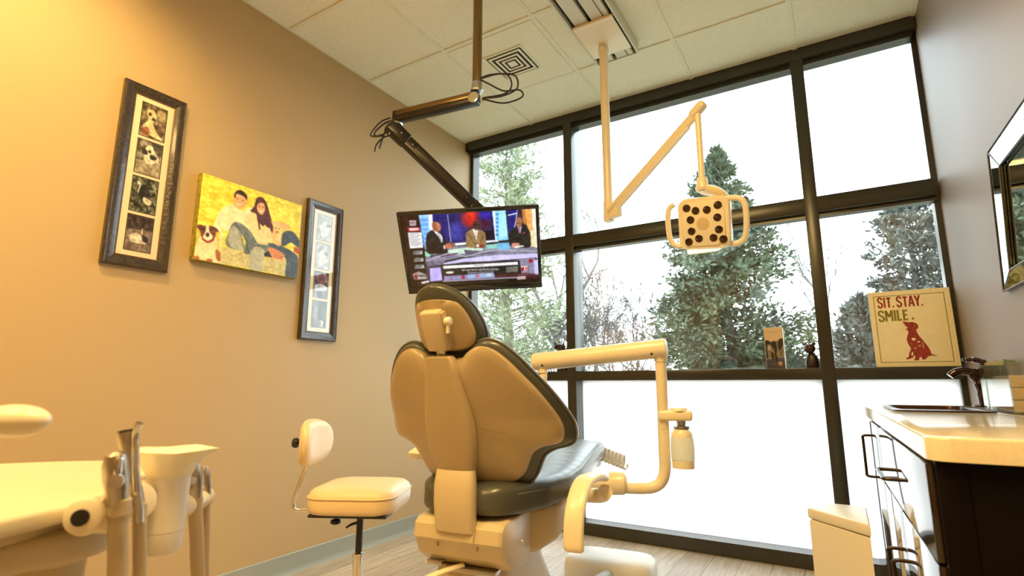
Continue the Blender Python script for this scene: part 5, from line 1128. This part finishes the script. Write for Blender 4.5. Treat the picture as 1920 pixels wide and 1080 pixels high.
MB().box((0.022, 0.022, 0), (0.0255, sh - 0.024, 0.0004), 0, GM).box((sw - 0.0275, 0.022, 0), (sw - 0.024, sh - 0.024, 0.0004), 0, GM).box((0.0255, 0.022, 0), (sw - 0.0275, 0.0255, 0.0004), 0, GM).box((0.0255, sh - 0.0275, 0), (sw - 0.0275, sh - 0.024, 0.0004), 0, GM).build('border_line', M['olive'], sg, True)
def letters(body, xy0, xy1, top, m, nm):
    p0, p1, pt = sp_(*xy0), sp_(*xy1), sp_(*top); capH = pt[1] - p0[1]; mb = MB()
    tot = sum(GLYPH[c][1] for c in body); u = (p1[0] - p0[0]) / tot; x = p0[0]
    for c in body:
        L, w_ = GLYPH[c]; hw = 0.155 * u if c != '.' else 0.13 * u
        strokes(mb, L, hw, lambda p: (x + u * w_ * (.04 + .92 * p[0]), p0[1] + capH * p[1]), 0.0003, 0.0008, GM); x += u * w_
    return mb.build(nm, m, sg, True, fix=False)
letters('SIT. STAY.', (185, 305), (738, 262), (178, 182), M['red'], 'lettering')['label'] = 'red lettering SIT. STAY.'
letters('SMILE', (190, 465), (556, 438), (186, 338), M['olive'], 'lettering')['label'] = 'olive green lettering SMILE'
hp = [(585, 405), (600, 400), (610, 408), (622, 405), (618, 418), (600, 436), (588, 425)]
MB().prism([sp_(*p) for p in hp], 0.0002, 0.0007, 0, GM).build('heart', M['olive'], sg, True)
dog = [(472, 455), (500, 456), (545, 462), (590, 458), (630, 468), (655, 490), (662, 518), (650, 540), (632, 548), (645, 590), (672, 630), (700, 660), (735, 705), (770, 750), (798, 800), (806, 835), (840, 850), (892, 853), (850, 862), (800, 858), (765, 870), (738, 900), (705, 908), (690, 895), (692, 878), (662, 880), (655, 912), (625, 918), (598, 914), (602, 898), (612, 880), (600, 852), (582, 882), (545, 898), (505, 905), (498, 895), (512, 884), (532, 874), (540, 830), (565, 775), (548, 750), (528, 715), (515, 660), (525, 625), (538, 590), (532, 560), (516, 555), (513, 538), (535, 530), (512, 510), (490, 485)]
MB().prism([sp_(*p) for p in dog], 0.0002, 0.0008, 0, GM).build('dog_silhouette', M['red'], sg, True)
for pl_ in ([(570, 655), (600, 645), (628, 660), (612, 678), (596, 682), (578, 672)], [(560, 690), (570, 720), (585, 745), (572, 720)], [(575, 810), (590, 835), (578, 862), (562, 850)], [(700, 690), (712, 720), (722, 780), (712, 760)], [(640, 690), (680, 685), (672, 700), (650, 702)], [(655, 740), (690, 735), (668, 752)], [(610, 500), (618, 492), (614, 515)], [(600, 770), (640, 765), (610, 780)]):
    MB().prism([sp_(*p) for p in pl_], 0.0009, 0.0011, 0, GM).build('pale_marking', M['signp'], sg, True)

bx = thing('product_box', 'slim cream box with dark picture standing on the window ledge', 'box', (2.197, 3.41, SZ))
bx0, bx1, by0, by1, bz1 = 2.142, 2.240, 3.395, 3.435, 1.276
M['boxc'] = mat('cream_carton', (0.76, 0.64, 0.46), 0.55)
MB().box((bx0, by0, SZ), (bx1, by1, bz1), 0.0015).build('carton', M['boxc'], bx, True)
P = Pic(48, 112, (.88, .78, .62))
P.poly([(0, .32), (.28, .34), (.5, .36), (.7, .33), (1, .28), (1, 1), (0, 1)], (.52, .47, .40)).poly([(0, .78), (1, .74), (1, 1), (0, 1)], (.30, .30, .38)).noise(5, .12, mask=(P.Y > P.ny * .35) * (P.Y < P.ny * .8), seed=4)
P.blob([(.02, .34), (.25, .33), (.3, .40), (.1, .44), (.12, .7), (.02, .72)], (.16, .13, .10)).blob([(.34, .36), (.58, .34), (.62, .48), (.60, .80), (.50, .80), (.48, .55), (.34, .44)], (.12, .10, .08)).blob([(.74, .32), (.98, .28), (.98, .42), (.80, .56), (.70, .50)], (.20, .16, .12)).ell((.22, .50), .08, .06, (.82, .76, .62)).ell((.68, .66), .1, .08, (.60, .54, .42)).blob([(.30, .62), (.42, .62), (.44, .78), (.34, .76)], (.14, .12, .1)).poly([(.64, .84), (.84, .83), (.85, .92), (.66, .93)], (.86, .62, .38)).line([(.12, .10), (.8, .11)], 1.2, (.74, .64, .5)).line([(.2, .885), (.55, .88)], 1.4, (.55, .4, .42))
P.a = np.clip(P.a, 0, 1)
P.mesh('printed_front', M['pic'], bx, (bx0 + 0.002, by0 - 0.0006, bz1 - 0.002), (bx1 - bx0 - 0.004, 0, 0), (0, 0, -(bz1 - SZ - 0.003)))

M['fig'] = mat('dark_brown_resin', (0.030, 0.012, 0.009), 0.35)
f1 = thing('figurine', 'small dark dog figurine on the ledge behind the beam', 'figurine', (0.84, 3.41, SZ), 0, 'dark figurines on the window ledge')
MB().tube(cr([(0.835, 3.41, SZ + 0.001), (0.835, 3.41, SZ + 0.03), (0.838, 3.41, SZ + 0.09), (0.842, 3.41, SZ + 0.13), (0.842, 3.41, SZ + 0.16)], 4), [0.045, 0.045, 0.044, 0.042, 0.042, 0.042, 0.041, 0.04, 0.036, 0.034, 0.032, 0.030, 0.028, 0.027, 0.026, 0.022, 0.014], 16, flat=(1, 0.6)).build('body', M['fig'], f1, True)
MB().tube(cr([(0.842, 3.41, SZ + 0.14), (0.822, 3.405, SZ + 0.170), (0.800, 3.40, SZ + 0.172), (0.782, 3.395, SZ + 0.166)], 4), [0.026, 0.028, 0.028, 0.028, 0.027, 0.024, 0.022, 0.02, 0.019, 0.018, 0.017, 0.015, 0.008], 14).tube([(0.846, 3.41, SZ + 0.17), (0.850, 3.41, SZ + 0.205)], [0.014, 0.003], 8).tube([(0.790, 3.402, SZ + 0.178), (0.785, 3.402, SZ + 0.212)], [0.013, 0.003], 8).build('head', M['fig'], f1, True)
f2 = thing('figurine', 'small reddish brown bear figurine on the ledge by the mullion', 'figurine', (2.372, 3.41, SZ), 0, 'dark figurines on the window ledge')
MB().tube(cr([(2.372, 3.41, SZ + 0.001), (2.372, 3.41, SZ + 0.03), (2.372, 3.41, SZ + 0.06), (2.370, 3.41, SZ + 0.085)], 4), [0.030, 0.033, 0.034, 0.034, 0.034, 0.033, 0.032, 0.030, 0.028, 0.026, 0.022, 0.018, 0.010], 16, flat=(1, 0.7)).build('body', M['fig'], f2, True)
MB().ell((2.366, 3.405, SZ + 0.108), (0.030, 0.026, 0.028), None, 16, 10).ell((2.352, 3.39, SZ + 0.103), (0.013, 0.012, 0.010), None, 10, 8).ell((2.388, 3.41, SZ + 0.134), (0.011, 0.007, 0.011), None, 10, 8).ell((2.347, 3.41, SZ + 0.132), (0.010, 0.007, 0.010), None, 10, 8).build('head', mat('reddish_brown_resin', (0.060, 0.020, 0.014), 0.35), f2, True)

# ------------------------------------------------------------------ outside
struct(MB().box((-45, 3.75, -0.35), (45, 60, -0.15)).build('ground', mat('winter_lawn', (0.30, 0.28, 0.20), 0.9, var=0.3, vscale=0.8)))
def leafmesh(name, pos, dirs, L, Wd, m, parent, g):
    n = len(pos); side = np.cross(dirs, g.normal(size=(n, 3))); side /= np.linalg.norm(side, axis=1)[:, None] + 1e-9
    L = (L * g.uniform(.6, 1.3, n))[:, None]; Wd = (Wd * g.uniform(.6, 1.3, n))[:, None]
    v = np.stack([pos, pos + dirs * L * .45 + side * Wd, pos + dirs * L, pos + dirs * L * .45 - side * Wd], 1).reshape(-1, 3)
    I = np.array(inv_of(parent)); v = v @ I[:3, :3].T + I[:3, 3]
    f = np.arange(4 * n).reshape(n, 4)
    me = bpy.data.meshes.new(name); me.from_pydata(v.tolist(), [], f.tolist()); me.materials.append(m)
    o = bpy.data.objects.new(name, me); COL.objects.link(o); o.parent = parent; return o
def conifer(label, x, y, z0, h, R, nb, per, L, Wd, m, seed, prof, trunk_m, squash=1.0, zlow=0.06, droop=0.3):
    g = np.random.default_rng(seed); t = thing('evergreen_tree', label, 'tree', (x, y, z0), 0, 'evergreens outside the window')
    zs = np.linspace(0, h * .97, 14)
    MB().tube([(x + .06 * math.sin(k * 1.3 + seed), y + .05 * math.cos(k * 1.7), z0 + z) for k, z in enumerate(zs)], [0.17 * (1 - z / h) + .012 for z in zs], 8).build('trunk', trunk_m, t, True)
    br_ = MB(); pos = []; drs = []
    for k in range(nb):
        f = zlow + (1 - zlow) * (k + g.random()) / nb; a = g.uniform(0, 2 * PI); ln = R * prof(f) * g.uniform(.65, 1.12)
        c, s_ = math.cos(a), math.sin(a); zz = z0 + f * h; up = (0.35 * f - droop * (1 - f)) * ln
        tip = np.array([x + c * ln, y + s_ * ln * squash, zz + up])
        base = np.array([x, y, zz - 0.05 * ln])
        br_.tube([base, (base + tip) / 2 + np.array([0, 0, .08 * ln]), tip], [.02, .012, .004], 4)
        n = int(per * (.4 + ln / R)); q = g.uniform(.18, 1.05, n) ** .8
        p = base + (tip - base) * q[:, None] + g.normal(size=(n, 3)) * np.array([.11, .11, .09]) * (.35 + .9 * ln) * (1.15 - .55 * q)[:, None]
        d = (tip - base) / (np.linalg.norm(tip - base) + 1e-9) * .8 + g.normal(size=(n, 3)) * .6; d[:, 2] += .15
        pos.append(p); drs.append(d / np.linalg.norm(d, axis=1)[:, None])
    br_.build('branch', trunk_m, t, True)['kind'] = 'stuff'
    leafmesh('foliage', np.concatenate(pos), np.concatenate(drs), L, Wd, m, t, g)['kind'] = 'stuff'
    return t
M['bark'] = mat('grey_bark', (0.10, 0.085, 0.07), 0.9)
M['cedar'] = mat('cedar_foliage', (0.030, 0.060, 0.040), 0.7, col2=(0.072, 0.095, 0.048), var=0.35, vscale=1.6)
M['spruce'] = mat('blue_green_foliage', (0.042, 0.064, 0.062), 0.7, col2=(0.085, 0.092, 0.075), var=0.35, vscale=1.6)
M['pine'] = mat('glare_pale_pine_foliage', (0.13, 0.18, 0.085), 0.7, col2=(0.24, 0.27, 0.16), var=0.25, vscale=2.0)  # veiling glare over the pine is put into its pale green
def pcone(f): return min(1.0, 1.5 * max(0, 1 - f) ** .85) * (0.9 + .1 * math.sin(f * 23)) * min(1, .78 + f * .9)
conifer('tall dark cedar in the middle of the big window, behind the dental light', 0.42, 13.0, -0.15, 6.7, 1.78, 270, 135, 0.17, 0.030, M['cedar'], 3, pcone, M['bark'], 1.0, 0.04)
conifer('grey-green evergreen behind the dog sign in the right window', 4.05, 14.0, -0.15, 5.0, 1.75, 190, 70, 0.17, 0.030, M['spruce'], 8, lambda f: (1 - f) ** .5 * (0.8 + .3 * math.sin(f * 9)), M['bark'])
conifer('low bushy evergreen left of the dog sign, near the mullion', 2.914, 10.8, -0.15, 2.53, 0.82, 110, 60, 0.16, 0.028, M['spruce'], 15, lambda f: (1 - f) ** .55, M['bark'])
conifer('pale loose pine showing above and below the television', -4.35, 11.0, -0.15, 7.1, 2.1, 160, 70, 0.26, 0.018, M['pine'], 21, lambda f: (0.55 + .45 * math.sin(f * 11 + 1.0) ** 2) * (1 - f) ** .30 if f > .25 else .4, mat('pale_pine_bark', (0.16, 0.14, 0.11), 0.9), 1.0, 0.22, 0.05)

def bare(label, x, y, z0, h, seed, r0, depth, spread, name='bare_tree', nst=1, m=None):
    g = np.random.default_rng(seed); t = thing(name, label, 'tree' if name == 'bare_tree' else 'shrub', (x, y, z0), 0, 'bare winter trees outside' if name == 'bare_tree' else 'bare shrubs outside')
    tk = MB(); tw = MB()
    def grow(p, d, ln, r, k):
        q = p + d * ln; mid = (p + q) / 2 + V(g.normal(size=3) * ln * .06)
        (tk if k == 0 else tw).tube([p, mid, q], [max(x_, .0075) for x_ in (r, r * .82, r * .66)], 5 if k < 2 else 3, cap=False)
        if k >= depth: return
        for _ in range(2 + (g.random() < .55) + (1 if k == 0 and nst == 1 else 0)):
            nd = (d + V(g.normal(size=3)) * spread + V((0, 0, .12))).normalized()
            grow(p + (q - p) * g.uniform(.55, 1.0), nd, ln * g.uniform(.62, .86), r * g.uniform(.5, .66), k + 1)
    for s_ in range(nst):
        d0 = V((g.normal() * (.08 if nst == 1 else .4), g.normal() * (.08 if nst == 1 else .4), 1)).normalized()
        grow(V((x + (g.normal() * .15 if nst > 1 else 0), y, z0)), d0, h, r0, 0)
    tk.build('trunk' if nst == 1 else 'stem', m, t, True); tw.build('branch', m, t, True)['kind'] = 'stuff'
    return t
M['twig'] = mat('grey_twigs', (0.11, 0.10, 0.09), 0.9); M['twigr'] = mat('reddish_twigs', (0.14, 0.10, 0.085), 0.9)
bare('bare tree with rising limbs, just right of the television', -5.88, 17.0, -0.15, 3.0, 4, 0.17, 6, 0.42, m=M['twig'])
bare('thin bare tree seen behind the first mullion and the beam', -7.18, 24.0, -0.15, 2.7, 9, 0.10, 6, 0.5, m=M['twig'])
bare('bare branching tree between the right mullion and the sign', 2.58, 22.0, -0.15, 2.7, 12, 0.10, 6, 0.42, m=M['twig'])
for i, (x, y, h, sd, lb) in enumerate(((-4.13, 14.0, 1.2, 31, 'tangled bare shrub in the middle window, beside the first mullion'), (-4.34, 19.0, 1.85, 32, 'tangled reddish bare shrub in the middle window, above the cream beam'), (-4.62, 24.0, 1.7, 33, 'low bare shrub at the left foot of the dark cedar'))):
    bare(lb, x, y, -0.15, h, sd, 0.05, 6, 0.5, 'bare_shrub', 7, M['twigr'] if i else M['twig'])
hg = thing('hedge', 'low dark evergreen hedge along the foot of the cedar', 'hedge', (1.0, 16.0, -0.15))
g = np.random.default_rng(77); n = 9000
p = np.stack([g.uniform(-0.9, 4.6, n), 16 + g.uniform(-.5, .5, n), -0.15 + g.uniform(0, 2.0, n) ** 1.0], 1); p[:, 2] *= 0.92 + .12 * np.sin(p[:, 0] * 2.2)
d = g.normal(size=(n, 3)); d[:, 2] = np.abs(d[:, 2]) + .4; d /= np.linalg.norm(d, axis=1)[:, None]
leafmesh('foliage', p, d, 0.22, 0.05, M['spruce'], hg, g)['kind'] = 'stuff'
st_ = MB()
for k in range(18):
    x = -1.8 + 6.3 * k / 17; st_.tube([(x, 16, -0.16), (x + .1 * math.sin(k), 16, 1.6)], [.03, .01], 5)
st_.build('stem', M['bark'], hg, True)['kind'] = 'stuff'
# ------------------------------------------------------------------ light
wd = bpy.data.worlds.new('overcast_sky'); S.world = wd; wd.use_nodes = True
nt = wd.node_tree; bg = nt.nodes['Background']
tc = nt.nodes.new('ShaderNodeTexCoord'); sp = nt.nodes.new('ShaderNodeSeparateXYZ'); cr_ = nt.nodes.new('ShaderNodeValToRGB')
nt.links.new(tc.outputs['Generated'], sp.inputs[0]); nt.links.new(sp.outputs['Z'], cr_.inputs['Fac'])
e = cr_.color_ramp.elements; e[0].position = 0.0; e[0].color = (0.93, 0.97, 1.0, 1); e[1].position = 0.7; e[1].color = (0.80, 0.92, 1.0, 1)
nt.links.new(cr_.outputs['Color'], bg.inputs['Color']); bg.inputs['Strength'].default_value = 7.4
WARM = (1.0, 0.67, 0.25)
def area(name, loc, sx, sy, power, col, rot=(0, 0, 0)):
    l = bpy.data.lights.new(name, 'AREA'); l.shape = 'RECTANGLE'; l.size = sx; l.size_y = sy; l.energy = power; l.color = col
    o = bpy.data.objects.new(name, l); COL.objects.link(o); o.location = loc; o.rotation_euler = rot; return o
M['diff'] = mat('lamp_diffuser', (0.9, 0.88, 0.8), 0.6, emit=WARM, estr=2.0)
for i, (x, y) in enumerate(((0.93, -0.75), (2.15, 0.25))):  # unseen fill lamps, added to warm the chair back and the sign
    t = thing('fill_troffer', ('added fill troffer near the tan wall, behind the camera', 'added fill troffer above the camera near the taupe wall')[i], 'ceiling light', (x, y, H), 0, 'warm fill troffers')
    MB().box((x - 0.29, y - 0.59, H - 0.012), (x + 0.29, y - 0.55, H)).box((x - 0.29, y + 0.55, H - 0.012), (x + 0.29, y + 0.59, H)).box((x - 0.29, y - 0.55, H - 0.012), (x - 0.26, y + 0.55, H)).box((x + 0.26, y - 0.55, H - 0.012), (x + 0.29, y + 0.55, H)).build('housing', M['tbar'], t, True)
    MB().box((x - 0.26, y - 0.55, H - 0.008), (x + 0.26, y + 0.55, H - 0.001)).build('diffuser', M['diff'], t, True)
    area('fill_lamp', (x, y, H - 0.02), 0.5, 1.08, (48, 74)[i], WARM)
def spot(name, loc, target, power, ang, blend=0.8, r=0.05):
    l = bpy.data.lights.new(name, 'SPOT'); l.energy = power; l.color = WARM; l.spot_size = math.radians(ang); l.spot_blend = blend; l.shadow_soft_size = r
    o = bpy.data.objects.new(name, l); COL.objects.link(o); o.location = loc
    o.rotation_euler = (V(target) - V(loc)).to_track_quat('-Z', 'Y').to_euler(); return o
t = thing('downlight', 'round recessed downlight washing the tan wall, left of the camera', 'ceiling light', (0.75, 0.50, H))
MB().lathe([(0.055, H - 0.012), (0.085, H - 0.008), (0.09, H - 0.0005), (0.05, H - 0.0005)], 28, (0.75, 0.50, 0)).build('trim_ring', M['tbar'], t, True)
MB().lathe([(0.001, H - 0.004), (0.054, H - 0.004), (0.054, H - 0.001), (0.001, H - 0.001)], 24, (0.75, 0.50, 0)).build('diffuser', M['diff'], t, True)
spot('downlight_lamp', (0.75, 0.50, H - 0.02), (0.0, 0.62, 1.5), 150, 110, 1.0)

# ------------------------------------------------------------------ camera
cam = bpy.data.cameras.new('camera'); co = bpy.data.objects.new('camera', cam); COL.objects.link(co)
cam.sensor_fit = 'HORIZONTAL'; cam.sensor_width = 36.0; cam.lens = 996.0 / 1920 * 36
co.location = (2.493, 0, 0.954); co.rotation_euler = (math.radians(90 + 10.244), 0, math.radians(31.284))
cam.clip_start = 0.05; cam.clip_end = 200
cam.dof.use_dof = True; cam.dof.focus_distance = 2.3; cam.dof.aperture_fstop = 4.0
S.camera = co
S.view_settings.view_transform = 'Standard'; S.view_settings.look = 'None'; S.view_settings.gamma = 1.0; S.view_settings.use_curve_mapping = False
S.view_settings.exposure = 0.0
S.cycles.use_denoising = True
S.cycles.max_bounces = 10; S.cycles.diffuse_bounces = 5; S.cycles.glossy_bounces = 4; S.cycles.transparent_max_bounces = 24
S.cycles.sample_clamp_indirect = 6.0
